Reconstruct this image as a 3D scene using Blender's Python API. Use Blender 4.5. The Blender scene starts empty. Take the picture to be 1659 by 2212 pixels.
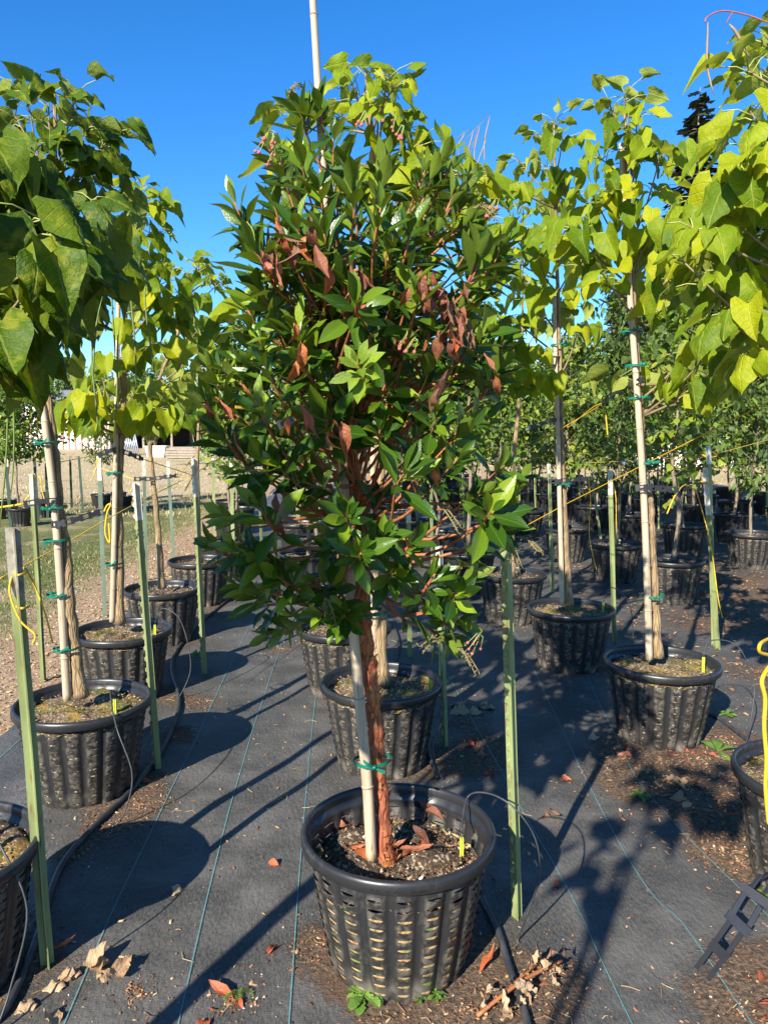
import bpy, math, random
import numpy as np
from math import sin, cos, pi, radians, sqrt, atan2
from mathutils import Vector, Matrix
rnd = random.Random(11)
U = rnd.uniform
sc = bpy.context.scene
COL = sc.collection
# ---------------------------------------------------------------- camera
CAMH, PITCH, F = 1.67, radians(6.1), 1640.0          # F in units of a 1659 x 2212 picture
cd = bpy.data.cameras.new('camera'); cam = bpy.data.objects.new('camera', cd); COL.objects.link(cam)
cam.location = (0, 0, CAMH); cam.rotation_euler = (pi/2 - PITCH, 0, 0)
cd.sensor_fit = 'VERTICAL'; cd.sensor_height = 36.0; cd.lens = 36.0 * F / 2212.0
cd.clip_start = 0.05; cd.clip_end = 1500.0
sc.camera = cam
# ---------------------------------------------------------------- sky, sun, exposure
SUN_AZ, SUN_EL = radians(208.8), radians(29.5)       # azimuth of the sun, clockwise from +Y
w = bpy.data.worlds.new('World'); sc.world = w; w.use_nodes = True
wn, wl = w.node_tree.nodes, w.node_tree.links
sky = wn.new('ShaderNodeTexSky'); sky.sky_type = 'NISHITA'; sky.sun_disc = False
sky.sun_elevation = SUN_EL; sky.sun_rotation = SUN_AZ
sky.altitude = 200.0; sky.air_density = 0.9; sky.dust_density = 0.0; sky.ozone_density = 5.0
hs = wn.new('ShaderNodeHueSaturation'); hs.inputs['Saturation'].default_value = 1.25; hs.inputs['Hue'].default_value = 0.504   # the camera's vivid rendering of a clear sky
wl.new(sky.outputs[0], hs.inputs['Color']); wl.new(hs.outputs[0], wn['Background'].inputs[0]); wn['Background'].inputs[1].default_value = 0.112
sd = bpy.data.lights.new('sun', 'SUN'); sd.energy = 5.0; sd.angle = radians(0.53); sd.color = (1.0, 0.94, 0.84)
sun = bpy.data.objects.new('sun', sd); COL.objects.link(sun)
to_sun = Vector((sin(SUN_AZ)*cos(SUN_EL), cos(SUN_AZ)*cos(SUN_EL), sin(SUN_EL)))
sun.rotation_euler = to_sun.to_track_quat('Z', 'Y').to_euler(); sun.location = to_sun * 30
vs = sc.view_settings; vs.view_transform = 'Standard'; vs.look = 'None'; vs.exposure = 1.18; vs.gamma = 1.0
vs.use_curve_mapping = False
sc.cycles.use_denoising = True
sc.cycles.max_bounces = 8; sc.cycles.transparent_max_bounces = 8
# ---------------------------------------------------------------- helpers: sight lines, meshes, objects
CAM = Vector((0, 0, CAMH))
def ray(x, y):
    u, v = (x - 829.5)/F, (y - 1106)/F
    return Vector((u, cos(PITCH) - v*sin(PITCH), -(sin(PITCH) + v*cos(PITCH))))
def at(x, y, Y):
    d = ray(x, y); return CAM + d*(Y/d.y)
def gnd(x, y, z=0.0):
    d = ray(x, y); return CAM + d*((z - CAMH)/d.z)
def V(*a): return Vector(a)
def rdir(s=1.0): return Vector((U(-1, 1), U(-1, 1), U(-1, 1)))*s
class MB:
    def __init__(s): s.v, s.f, s.uv, s.t, s.mi = [], [], [], [], []
    def add(s, verts, faces, uv=None, tint=0.0, mi=0):
        b = len(s.v); s.v += [tuple(p) for p in verts]
        s.f += [tuple(i + b for i in f) for f in faces]; s.mi += [mi]*len(faces)
        s.uv += uv if uv else [(0.5, 0.5)]*len(verts); s.t += [tint]*len(verts)
    def box(s, c, size, mi=0, rot=None, tint=0.0):
        x, y, z = [k/2 for k in size]; c = Vector(c)
        P = [Vector(p) for p in ((-x,-y,-z),(x,-y,-z),(x,y,-z),(-x,y,-z),(-x,-y,z),(x,-y,z),(x,y,z),(-x,y,z))]
        if rot is not None: P = [rot @ p for p in P]
        s.add([c + p for p in P], [(0,3,2,1),(4,5,6,7),(0,1,5,4),(1,2,6,5),(2,3,7,6),(3,0,4,7)], mi=mi, tint=tint)
    def tube(s, pts, r, n=8, cap=True, mi=0, tint=0.0):
        pts = [Vector(p) for p in pts]
        if not hasattr(r, '__len__'): r = [r]*len(pts)
        ref, vs_, fs = None, [], []
        for i, p in enumerate(pts):
            a = (pts[min(i+1, len(pts)-1)] - pts[max(i-1, 0)])
            a = a.normalized() if a.length > 1e-9 else V(0, 0, 1)
            if ref is None: ref = a.orthogonal().normalized()
            ref = (ref - a*ref.dot(a)); ref = ref.normalized() if ref.length > 1e-6 else a.orthogonal().normalized()
            b = a.cross(ref)
            for k in range(n):
                t = 2*pi*k/n; vs_.append(p + (ref*cos(t) + b*sin(t))*r[i])
        for i in range(len(pts)-1):
            for k in range(n):
                k2 = (k+1) % n; fs.append((i*n+k, i*n+k2, (i+1)*n+k2, (i+1)*n+k))
        if cap:
            fs.append(tuple(reversed(range(n)))); m = (len(pts)-1)*n; fs.append(tuple(range(m, m+n)))
        s.add(vs_, fs, mi=mi, tint=tint)
    def lathe(s, prof, n=64, mi=0, closed=False):
        vs_, fs = [], []
        for k in range(n):
            c, q = cos(2*pi*k/n), sin(2*pi*k/n); vs_ += [(r*c, r*q, z) for r, z in prof]
        m = len(prof)
        for k in range(n):
            k2 = (k+1) % n
            for j in range(m if closed else m-1):
                j2 = (j+1) % m; fs.append((k*m+j, k2*m+j, k2*m+j2, k*m+j2))
        s.add(vs_, fs, mi=mi)
    def mesh(s, name, mats, off=(0, 0, 0), smooth=True):
        me = bpy.data.meshes.new(name); o = Vector(off)
        vv = s.v if o.length == 0 else [(p[0]-o.x, p[1]-o.y, p[2]-o.z) for p in s.v]
        me.from_pydata(vv, [], s.f)
        for m in (mats if isinstance(mats, (list, tuple)) else [mats]): me.materials.append(m)
        if any(s.mi): me.polygons.foreach_set('material_index', s.mi)
        li = np.zeros(len(me.loops), dtype=np.int32); me.loops.foreach_get('vertex_index', li)
        uvl = me.uv_layers.new(name='UVMap'); uvl.data.foreach_set('uv', np.array(s.uv, dtype=np.float32)[li].ravel())
        if any(s.t):
            a = me.attributes.new('tint', 'FLOAT', 'POINT'); a.data.foreach_set('value', np.array(s.t, dtype=np.float32))
        me.polygons.foreach_set('use_smooth', [smooth]*len(me.polygons)); me.update()
        return me
def spline(P, n=6):
    P = [Vector(p) for p in P]; out = []
    for i in range(len(P)-1):
        p0, p1, p2, p3 = P[max(i-1, 0)], P[i], P[i+1], P[min(i+2, len(P)-1)]
        for k in range(n):
            t = k/n
            out.append(0.5*((2*p1) + (p2-p0)*t + (2*p0-5*p1+4*p2-p3)*t*t + (3*p1-p0-3*p2+p3)*t**3))
    return out + [P[-1]]
def link(name, me, parent=None, M=None):
    o = bpy.data.objects.new(name, me); COL.objects.link(o)
    if parent is not None: o.parent = parent
    if M is not None: o.matrix_basis = M
    return o
def thing(name, label, cat, loc=(0, 0, 0), group=None, data=None):
    o = link(name, data); o.location = loc; o['label'] = label; o['category'] = cat
    if group: o['group'] = group
    return o
def kind(o, k): o['kind'] = k; return o
def build(mb, name, mats, parent, smooth=True):        # geometry in world space -> part of a root without rotation
    off = parent.location if parent is not None else Vector((0, 0, 0))
    q = parent
    if q is not None and q.parent is not None: off = q.parent.location + q.location
    return link(name, mb.mesh(name, mats, off, smooth), parent)
def solo(mb, name, mats, label, cat, group=None, loc=None, smooth=True):
    loc = Vector(loc) if loc is not None else Vector(mb.v[0])
    return thing(name, label, cat, loc, group, mb.mesh(name, mats, loc, smooth))
def frame(pos, ydir, nrm, s=1.0):
    y = Vector(ydir).normalized(); z = Vector(nrm); z = z - y*z.dot(y)
    z = z.normalized() if z.length > 1e-5 else y.orthogonal().normalized()
    x = y.cross(z)
    M = Matrix(((x.x, y.x, z.x, 0), (x.y, y.y, z.y, 0), (x.z, y.z, z.z, 0), (0, 0, 0, 1)))
    return Matrix.Translation(pos) @ M @ Matrix.Scale(s, 4)
# ---------------------------------------------------------------- materials
class NT:
    def __init__(s, name, rough=0.6, spec=0.5):
        s.m = bpy.data.materials.new(name); s.m.use_nodes = True
        s.N, s.L = s.m.node_tree.nodes, s.m.node_tree.links
        s.b = s.N['Principled BSDF']; s.out = s.N['Material Output']
        s.b.inputs['Roughness'].default_value = rough; s.b.inputs['Specular IOR Level'].default_value = spec
    def n(s, t, **kw):
        q = s.N.new(t)
        for k, v in kw.items(): setattr(q, k, v)
        return q
    def set(s, sock, v):
        if hasattr(v, 'is_output'): s.L.new(v, sock)
        else: sock.default_value = (*v, 1) if (hasattr(v, '__len__') and len(v) == 3 and sock.type == 'RGBA') else v
    def math(s, op, a, b=0.0, c=None, clamp=False):
        q = s.n('ShaderNodeMath', operation=op, use_clamp=clamp); s.set(q.inputs[0], a); s.set(q.inputs[1], b)
        if c is not None: s.set(q.inputs[2], c)
        return q.outputs[0]
    def mix(s, f, a, b, mode='MIX'):
        q = s.n('ShaderNodeMix', data_type='RGBA', blend_type=mode, clamp_factor=True)
        s.set(q.inputs[0], f); s.set(q.inputs[6], a); s.set(q.inputs[7], b); return q.outputs[2]
    def coord(s, which='Object', scale=(1, 1, 1)):
        q = s.n('ShaderNodeTexCoord'); o = q.outputs[which]
        if scale != (1, 1, 1):
            mp = s.n('ShaderNodeMapping'); mp.inputs['Scale'].default_value = scale; s.L.new(o, mp.inputs[0]); o = mp.outputs[0]
        return o
    def noise(s, scale, detail=4, rough=0.55, vec=None, dist=0.0):
        q = s.n('ShaderNodeTexNoise'); q.inputs['Scale'].default_value = scale; q.inputs['Detail'].default_value = detail
        q.inputs['Roughness'].default_value = rough; q.inputs['Distortion'].default_value = dist
        s.L.new(vec if vec is not None else s.coord(), q.inputs['Vector']); return q.outputs[0]
    def ramp(s, f, stops, interp='LINEAR'):
        q = s.n('ShaderNodeValToRGB'); q.color_ramp.interpolation = interp; e = q.color_ramp.elements
        while len(e) < len(stops): e.new(0.5)
        for k, (p, c) in enumerate(stops):
            e[k].position = p; e[k].color = (*c, 1) if hasattr(c, '__len__') else (c, c, c, 1)
        s.set(q.inputs[0], f); return q.outputs[0]
    def range(s, v, a, b, c=0.0, d=1.0):
        q = s.n('ShaderNodeMapRange'); q.interpolation_type = 'SMOOTHSTEP'
        s.set(q.inputs[0], v)
        for k, x in enumerate((a, b, c, d)): q.inputs[k+1].default_value = x
        return q.outputs[0]
    def bump(s, h, strength=0.5, dist=0.01):
        q = s.n('ShaderNodeBump'); q.inputs['Strength'].default_value = strength; q.inputs['Distance'].default_value = dist
        s.set(q.inputs['Height'], h); s.L.new(q.outputs[0], s.b.inputs['Normal']); return q.outputs[0]
    def color(s, c): s.set(s.b.inputs['Base Color'], c); return s
    def rnd(s):
        a = s.n('ShaderNodeAttribute', attribute_name='tint').outputs['Fac']; o = s.n('ShaderNodeObjectInfo').outputs['Random']
        return s.math('FRACT', s.math('ADD', a, o))
def leaf_mat(name, tops, under, rough, transl, nveins=7, vein=0.35, spec=0.5, mottle=0.5, slant=0.8, nb_=0.5, blotch=0.0):
    t = NT(name, rough, spec)
    c = t.ramp(t.rnd(), tops)
    c = t.mix(t.range(t.noise(22, 3, vec=t.coord('UV', (1, 2, 1))), 0.35, 0.7, 0.0, mottle), c, t.mix(1.0, c, (0.72, 0.62, 0.5), 'MULTIPLY'))
    if blotch:
        oi = t.n('ShaderNodeObjectInfo').outputs['Random']; va = t.n('ShaderNodeVectorMath', operation='ADD'); t.L.new(t.coord('UV'), va.inputs[0]); t.L.new(t.math('MULTIPLY', oi, 40.0), va.inputs[1]); bl = t.noise(3.2, 4, 0.6, va.outputs[0])
        c = t.mix(t.range(bl, 0.5, 0.66, 0, blotch), c, (0.44, 0.4, 0.03)); c = t.mix(t.range(t.noise(16, 4, 0.7, va.outputs[0]), 0.7, 0.74, 0, 0.8), c, (0.16, 0.08, 0.03))
    uv = t.n('ShaderNodeTexCoord').outputs['UV']; sp = t.n('ShaderNodeSeparateXYZ'); t.L.new(uv, sp.inputs[0])
    a = t.math('ABSOLUTE', t.math('SUBTRACT', sp.outputs[0], 0.5))
    mid = t.range(a, 0.035, 0.012)
    sv = t.math('FRACT', t.math('MULTIPLY', t.math('SUBTRACT', sp.outputs[1], t.math('MULTIPLY', a, slant)), float(nveins)))
    side = t.range(t.math('ABSOLUTE', t.math('SUBTRACT', sv, 0.5)), 0.09, 0.0)
    vn = t.math('MAXIMUM', mid, t.math('MULTIPLY', side, 0.55))
    geo = t.n('ShaderNodeNewGeometry').outputs['Backfacing']
    c = t.mix(geo, c, t.mix(0.7, c, under))
    c = t.mix(t.math('MULTIPLY', vn, vein), c, t.mix(0.7, c, (under[0]*1.5, under[1]*1.45, under[2]*1.3)))
    t.color(c)
    h = t.math('ADD', t.math('MULTIPLY', vn, -0.6), t.math('MULTIPLY', t.noise(9, 3, vec=t.coord('UV')), 1.2))
    nb = t.bump(h, nb_, 0.008)
    tr = t.n('ShaderNodeBsdfTranslucent'); t.set(tr.inputs[0], t.mix(1.0, c, (1.25, 1.2, 0.45), 'MULTIPLY'))
    ms = t.n('ShaderNodeMixShader'); ms.inputs[0].default_value = transl
    t.L.new(t.b.outputs[0], ms.inputs[1]); t.L.new(tr.outputs[0], ms.inputs[2]); t.L.new(ms.outputs[0], t.out.inputs[0])
    return t.m
def plain(name, c, rough=0.6, spec=0.5, var=0.25, scale=30, bump=0.0, bscale=None, stretch=(1, 1, 1), metal=0.0, dark=(0.5, 0.5, 0.5)):
    t = NT(name, rough, spec); n = t.noise(scale, 4, vec=t.coord('Object', stretch))
    t.color(t.mix(t.range(n, 0.4, 0.7, 0.0, var), c, tuple(a*b for a, b in zip(c, dark))))
    t.b.inputs['Metallic'].default_value = metal
    if bump: t.bump(t.noise(bscale or scale*3, 3, vec=t.coord('Object', stretch)), bump, 0.004)
    return t.m
MAT = {}
MAT['arbutus'] = leaf_mat('arbutus_leaf', [(0.0, (0.02, 0.06, 0.005)), (0.4, (0.032, 0.085, 0.006)), (0.68, (0.055, 0.12, 0.008)), (0.86, (0.11, 0.185, 0.01)), (1.0, (0.2, 0.28, 0.014))],
                          (0.15, 0.21, 0.03), 0.27, 0.24, 9, 0.3, 0.38, 0.3, nb_=0.15)
MAT['arbutus_young'] = leaf_mat('arbutus_young_leaf', [(0.0, (0.14, 0.23, 0.02)), (1.0, (0.25, 0.36, 0.025))], (0.22, 0.28, 0.06), 0.32, 0.25, 9, 0.4)
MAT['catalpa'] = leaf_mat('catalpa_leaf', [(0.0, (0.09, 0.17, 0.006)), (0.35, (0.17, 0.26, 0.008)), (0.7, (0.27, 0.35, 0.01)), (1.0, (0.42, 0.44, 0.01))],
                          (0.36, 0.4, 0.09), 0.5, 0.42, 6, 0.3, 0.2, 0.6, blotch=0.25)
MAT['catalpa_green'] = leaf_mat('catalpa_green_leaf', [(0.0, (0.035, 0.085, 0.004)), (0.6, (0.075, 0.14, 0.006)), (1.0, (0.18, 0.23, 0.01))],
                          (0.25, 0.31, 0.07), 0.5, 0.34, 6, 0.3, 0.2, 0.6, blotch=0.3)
MAT['maple'] = leaf_mat('maple_leaf', [(0.0, (0.065, 0.14, 0.012)), (0.6, (0.14, 0.24, 0.018)), (1.0, (0.3, 0.35, 0.02))], (0.14, 0.2, 0.07), 0.45, 0.28, 4, 0.2)
MAT['weed'] = leaf_mat('weed_leaf', [(0.0, (0.12, 0.24, 0.03)), (1.0, (0.2, 0.34, 0.05))], (0.2, 0.3, 0.08), 0.5, 0.25, 6, 0.3)
MAT['dead'] = leaf_mat('dead_leaf', [(0.0, (0.1, 0.035, 0.02)), (0.4, (0.2, 0.062, 0.028)), (0.75, (0.3, 0.1, 0.04)), (1.0, (0.16, 0.085, 0.05))], (0.3, 0.16, 0.09), 0.5, 0.1, 8, 0.3)
MAT['dead_red'] = leaf_mat('red_dead_leaf', [(0.0, (0.35, 0.07, 0.035)), (0.6, (0.45, 0.12, 0.04)), (1.0, (0.5, 0.17, 0.06))], (0.42, 0.17, 0.1), 0.42, 0.1, 8, 0.3)
MAT['dead_tan'] = leaf_mat('tan_dead_leaf', [(0.0, (0.33, 0.2, 0.11)), (1.0, (0.5, 0.35, 0.2))], (0.45, 0.33, 0.2), 0.7, 0.1, 6, 0.3)
MAT['twig_red'] = plain('red_shoot', (0.34, 0.09, 0.05), 0.5, 0.4, 0.5, 60)
MAT['twig_brown'] = plain('brown_branch', (0.34, 0.125, 0.045), 0.6, 0.4, 0.7, 40, 0.5, 60)
MAT['catalpa_twig'] = plain('catalpa_twig', (0.2, 0.15, 0.075), 0.6, 0.4, 0.6, 40)
MAT['petiole'] = plain('leaf_stalk', (0.3, 0.33, 0.09), 0.5, 0.4, 0.4, 40)
MAT['pod'] = plain('green_seed_pod', (0.13, 0.18, 0.04), 0.5, 0.4, 0.5, 20)
MAT['pod_dry'] = plain('dry_seed_pod', (0.27, 0.19, 0.11), 0.6, 0.4, 0.5, 20)
MAT['berry'] = plain('berry_skin', (0.62, 0.16, 0.13), 0.35, 0.5, 0.6, 30, 0.6, 300, dark=(0.7, 0.9, 0.6))
MAT['tie'] = plain('green_tape', (0.006, 0.14, 0.09), 0.3, 0.5, 0.3, 60)
MAT['rope'] = plain('yellow_twine', (0.72, 0.44, 0.02), 0.55, 0.4, 0.4, 300, 0.6, 500)
MAT['strap'] = plain('black_strap', (0.028, 0.028, 0.033), 0.42, 0.5, 0.3, 30)
MAT['pipe'] = plain('black_pipe', (0.032, 0.034, 0.037), 0.5, 0.5, 0.8, 14, dark=(2.2, 2.0, 1.8))
MAT['stake_yellow'] = plain('lime_plastic', (0.55, 0.62, 0.06), 0.4, 0.5, 0.2, 30)
MAT['white_paint'] = plain('white_post_paint', (0.6, 0.57, 0.47), 0.55, 0.4, 0.8, 26, dark=(0.62, 0.55, 0.4))
MAT['tip_dull'] = plain('dull_grey_tip_paint', (0.33, 0.31, 0.25), 0.6, 0.3, 0.9, 30, dark=(0.5, 0.4, 0.3))  # white tip paint darkened: shade on the nearest post put into the colour
def post_paint(name, c, rust):
    t = NT(name, 0.5, 0.4)
    n = t.noise(9, 5, vec=t.coord('Object', (1, 1, 0.25))); n2 = t.noise(60, 4, vec=t.coord('Object', (1, 1, 0.2)))
    col = t.mix(t.range(n, 0.35, 0.7), c, tuple(k*0.62 for k in c)); col = t.mix(t.range(n2, 0.55, 0.72, 0, rust), col, (0.2, 0.1, 0.045)); col = t.mix(t.range(t.noise(3, 4, 0.7), 0.55, 0.7, 0, 0.5), col, (0.33, 0.33, 0.2))
    t.color(col); t.bump(n2, 0.25, 0.002); return t.m
MAT['post'] = post_paint('green_post_paint', (0.25, 0.29, 0.115), 0.8)
MAT['post_grey'] = post_paint('grey_green_post_paint', (0.15, 0.2, 0.14), 0.3)
MAT['post_dark'] = post_paint('dark_green_post_paint', (0.045, 0.085, 0.06), 0.3)
def bark(name, a, b, c, sz, zs=0.15, bs=0.7):
    t = NT(name, 0.75, 0.3); vec = t.coord('Object', (1, 1, zs))
    n = t.noise(sz, 6, 0.65, vec, 0.6); n2 = t.noise(7, 3)
    vo = t.n('ShaderNodeTexVoronoi', feature='DISTANCE_TO_EDGE'); vo.inputs['Scale'].default_value = sz*1.1; t.L.new(vec, vo.inputs['Vector'])
    cr = t.range(vo.outputs['Distance'], 0.0, 0.12)
    col = t.mix(t.range(n, 0.35, 0.65), a, b); col = t.mix(t.range(n2, 0.52, 0.66), col, c)
    t.color(t.mix(t.math('MULTIPLY', t.math('SUBTRACT', 1.0, cr), 0.55), col, tuple(k*0.45 for k in a)))
    t.bump(t.math('ADD', n, t.math('MULTIPLY', cr, 0.6)), bs, 0.006); return t.m
MAT['bark_red'] = bark('red_peeling_bark', (0.25, 0.066, 0.032), (0.4, 0.125, 0.055), (0.5, 0.2, 0.06), 46, 0.16, 0.65)
MAT['bark'] = bark('catalpa_bark', (0.24, 0.16, 0.08), (0.36, 0.25, 0.13), (0.2, 0.15, 0.09), 60, 0.12, 0.8)
MAT['bark_far'] = bark('young_tree_bark', (0.16, 0.12, 0.08), (0.26, 0.2, 0.13), (0.2, 0.17, 0.12), 30, 0.2, 0.5)
def bamboo_mat():
    t = NT('bamboo_skin', 0.5, 0.4); vec = t.coord('Object', (1, 1, 0.06)); n = t.noise(55, 5, 0.6, vec); n2 = t.noise(4, 4)
    c = t.mix(t.range(n, 0.35, 0.7), (0.5, 0.39, 0.26), (0.34, 0.26, 0.17)); c = t.mix(t.range(n2, 0.5, 0.72, 0, 0.6), c, (0.4, 0.33, 0.27))
    c = t.mix(t.range(t.noise(160, 3, vec=vec), 0.66, 0.74), c, (0.12, 0.08, 0.05)); t.color(c); t.bump(n, 0.3, 0.003); return t.m
MAT['bamboo'] = bamboo_mat()
MAT['bamboo_node'] = plain('bamboo_node', (0.3, 0.22, 0.15), 0.6, 0.3, 0.6, 60)
def pot_mat():
    t = NT('black_pot_plastic', 0.42, 0.5)
    zc = t.n('ShaderNodeSeparateXYZ'); t.L.new(t.coord(), zc.inputs[0])
    n = t.noise(9, 5); n2 = t.noise(55, 4)
    dust = t.math('MULTIPLY', t.range(n2, 0.42, 0.72), t.range(n, 0.45, 0.7, 0.02, 0.4))
    low = t.math('MULTIPLY', t.range(zc.outputs[2], 0.1, -0.02), t.range(n, 0.4, 0.66, 0.05, 0.8))
    lip = t.math('MULTIPLY', t.n('ShaderNodeAttribute', attribute_name='tint').outputs['Fac'], t.range(t.noise(38, 3), 0.4, 0.65, 0.02, 0.5))
    f = t.math('MAXIMUM', t.math('MAXIMUM', t.math('MULTIPLY', dust, 0.3), low), lip)
    t.color(t.mix(f, (0.0185, 0.0187, 0.0192), (0.25, 0.215, 0.165))); t.set(t.b.inputs['Roughness'], t.range(f, 0.0, 0.6, 0.36, 0.85))
    t.bump(t.noise(120, 3), 0.12, 0.002); return t.m
MAT['pot'] = pot_mat()
def soil_mat(name, moss, base=(0.055, 0.038, 0.025)):
    t = NT(name, 0.95, 0.2); n = t.noise(70, 5, 0.7); n2 = t.noise(9, 4, 0.6)
    vo = t.n('ShaderNodeTexVoronoi'); vo.inputs['Scale'].default_value = 130; t.L.new(t.coord(), vo.inputs['Vector'])
    sep = t.n('ShaderNodeSeparateColor'); t.L.new(vo.outputs['Color'], sep.inputs[0])
    c = t.mix(t.range(n, 0.35, 0.65), base, tuple(k*2.6 for k in base))
    c = t.mix(t.range(sep.outputs[0], 0.78, 0.86), c, (0.42, 0.34, 0.22))
    if moss:
        oi = t.n('ShaderNodeObjectInfo').outputs['Random']; cmb = t.n('ShaderNodeVectorMath', operation='ADD'); t.L.new(t.coord(), cmb.inputs[0])
        t.L.new(oi, cmb.inputs[1]); n3 = t.noise(7, 4, 0.6, cmb.outputs[0]); n4 = t.noise(13, 3, 0.6, cmb.outputs[0])
        c = t.mix(t.range(n3, 0.44, 0.58, 0, moss), c, t.mix(t.range(n4, 0.45, 0.6), (0.10, 0.12, 0.022), (0.33, 0.21, 0.05)))
    t.color(c); t.bump(n, 0.9, 0.02); return t.m
MAT['soil'] = soil_mat('dark_potting_soil', 0.0)
MAT['soil_moss'] = soil_mat('mossy_potting_soil', 0.8, (0.09, 0.062, 0.038))
def rootball_mat():
    t = NT('root_filled_soil', 0.95, 0.2); n = t.noise(26, 4); n2 = t.noise(11, 3, vec=t.coord('Object', (1.0, 1.0, 1.3)))
    c = t.ramp(t.noise(34, 2), [(0.3, (0.05, 0.035, 0.02)), (0.45, (0.3, 0.22, 0.1)), (0.55, (0.42, 0.3, 0.14)), (0.62, (0.4, 0.17, 0.05)), (0.75, (0.08, 0.05, 0.03))])
    c = t.mix(t.range(n2, 0.56, 0.64), c, (0.13, 0.2, 0.04)); t.color(c); t.bump(n, 0.8, 0.01); return t.m
MAT['rootball'] = rootball_mat()
def chip_mat():
    t = NT('bark_chips', 0.85, 0.25)
    t.color(t.ramp(t.n('ShaderNodeAttribute', attribute_name='tint').outputs['Fac'], [(0.0, (0.035, 0.024, 0.016)), (0.3, (0.11, 0.06, 0.035)), (0.5, (0.22, 0.1, 0.05)),
        (0.68, (0.34, 0.2, 0.1)), (0.82, (0.45, 0.33, 0.18)), (0.93, (0.4, 0.33, 0.22)), (1.0, (0.75, 0.72, 0.65))])); return t.m
MAT['chips'] = chip_mat()
# ---------------------------------------------------------------- where the pots stand (rim centres seen in the photograph, rim 0.43 m high)
POTH = 0.43
def rimpos(x, y): p = gnd(x, y, POTH); return Vector((p.x, p.y, 0))
PA, PB, PC = rimpos(860, 1785), rimpos(824, 1468), rimpos(742, 1350)
PL = [rimpos(-150, 1832), rimpos(180, 1510), rimpos(265, 1358), rimpos(352, 1268), rimpos(432, 1208), rimpos(478, 1166)]
PR0, PR1, PR2, PR3 = rimpos(1775, 1665), rimpos(1428, 1425), rimpos(1232, 1310), rimpos(1105, 1236)
DIRT = []                                                # (x, y, radius, strength)
for p in [PA, PB, PC, *PL, PR0, PR1, PR2, PR3]:
    DIRT += [(p.x + 0.12, p.y + 0.02, 0.36, 0.8), (p.x, p.y, 0.3, 0.6)]
for x, y, r, s in [(1430,1690,.42,1.2), (1490,1650,.42,1.2), (1420,1640,.3,1), (1540,1720,.3,1), (1590,1850,.25,.9), (1560,1600,.3,.9), (1040,1640,.3,.9), (1000,1560,.2,.7), (700,2040,.17,1), (1659,2120,.28,1), (1600,2190,.2,.8),
                   (1130,2170,.25,.9), (1010,2190,.2,.9), (880,2200,.25,.6), (300,1740,.2,.9), (230,1790,.18,.9), (160,1850,.13,.8), (430,1520,.25,.7), (600,1400,.3,.8), (700,1390,.2,.6),
                   (1560,1350,.7,1), (1640,1450,.4,.9), (1480,1290,.6,.9), (1600,1270,.9,.9), (380,1590,.2,.8), (1200,2090,.15,.6), (1560,1830,.14,.6), (300,2140,.1,.3), (500,2170,.14,.5), (1060,1600,.2,.6)]:
    g = gnd(x, y); DIRT.append((g.x, g.y, r, s))
DX = np.array(DIRT)
def dirt(x, y): return float(min(1.0, np.sum(DX[:, 3]*np.exp(-((DX[:, 0]-x)**2 + (DX[:, 1]-y)**2)/(DX[:, 2]**2*0.55)))))
def matz(x, y): return 0.004*sin(x*9 + 2*sin(y*2.1)) + 0.003*sin(y*7 + x*3) + 0.0025*sin(x*23 + y*4)
def xl(y): return -2.12 - 0.055*(y - 3) + 0.06*sin(y*1.7) + 0.03*sin(y*5.1)
# ---------------------------------------------------------------- ground
def ground_mat():
    t = NT('field_ground', 0.95, 0.15); sp = t.n('ShaderNodeSeparateXYZ'); t.L.new(t.coord(), sp.inputs[0])
    s = t.math('MULTIPLY', t.math('ADD', sp.outputs[0], t.math('MULTIPLY', sp.outputs[1], 0.055)), -1.0)
    nb, nf = t.noise(1.1, 5, 0.6), t.noise(24, 5, 0.7); nm = t.noise(0.28, 4, 0.6); fine = t.noise(90, 4, 0.7)
    sj = t.math('ADD', s, t.math('MULTIPLY', t.math('SUBTRACT', nb, 0.5), 1.6))
    soil = t.mix(t.range(nf, 0.35, 0.65), (0.29, 0.175, 0.1), (0.5, 0.36, 0.22)); soil = t.mix(t.range(fine, 0.5, 0.68), soil, (0.5, 0.38, 0.25))
    green = t.mix(t.range(nf, 0.35, 0.65), (0.075, 0.1, 0.025), (0.2, 0.2, 0.07)); green = t.mix(t.range(nb, 0.5, 0.7), green, (0.36, 0.27, 0.14))
    dry = t.mix(t.range(nf, 0.3, 0.7), (0.4, 0.3, 0.16), (0.58, 0.45, 0.26)); dry = t.mix(t.range(nm, 0.5, 0.75, 0, 0.7), dry, (0.2, 0.19, 0.07))
    yj = t.math('ADD', sp.outputs[1], t.math('MULTIPLY', t.math('SUBTRACT', nm, 0.5), 14.0))
    c = t.mix(t.range(sj, 2.55, 3.25), soil, t.mix(t.range(yj, 13.0, 21.0), green, dry))
    c = t.mix(t.range(s, -4.0, -8.0), c, dry); t.color(c)
    t.bump(t.math('ADD', nf, t.math('MULTIPLY', fine, 0.5)), 0.9, 0.03); return t.m
G = MB(); n = 60; xs = [((k/n)*2-1) for k in range(n+1)]; xs = [300*k*abs(k)**1.6 for k in xs]; ys = [-40 + 460*(k/n)**2.6 for k in range(n+1)]
vv = []
for y in ys:
    for x in xs:
        rise = max(0, y-22)*0.006 if y < 80 else 58*0.006
        vv.append((x, y, -0.018 + rise + (0.05*sin(x*0.7)*sin(y*0.5) if y > 14 else 0) - (0.045 if y > 14 else 0)))
G.add(vv, [(j*(n+1)+i, j*(n+1)+i+1, (j+1)*(n+1)+i+1, (j+1)*(n+1)+i) for j in range(n) for i in range(n)])
ground = kind(link('ground', G.mesh('ground', ground_mat())), 'structure')
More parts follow.
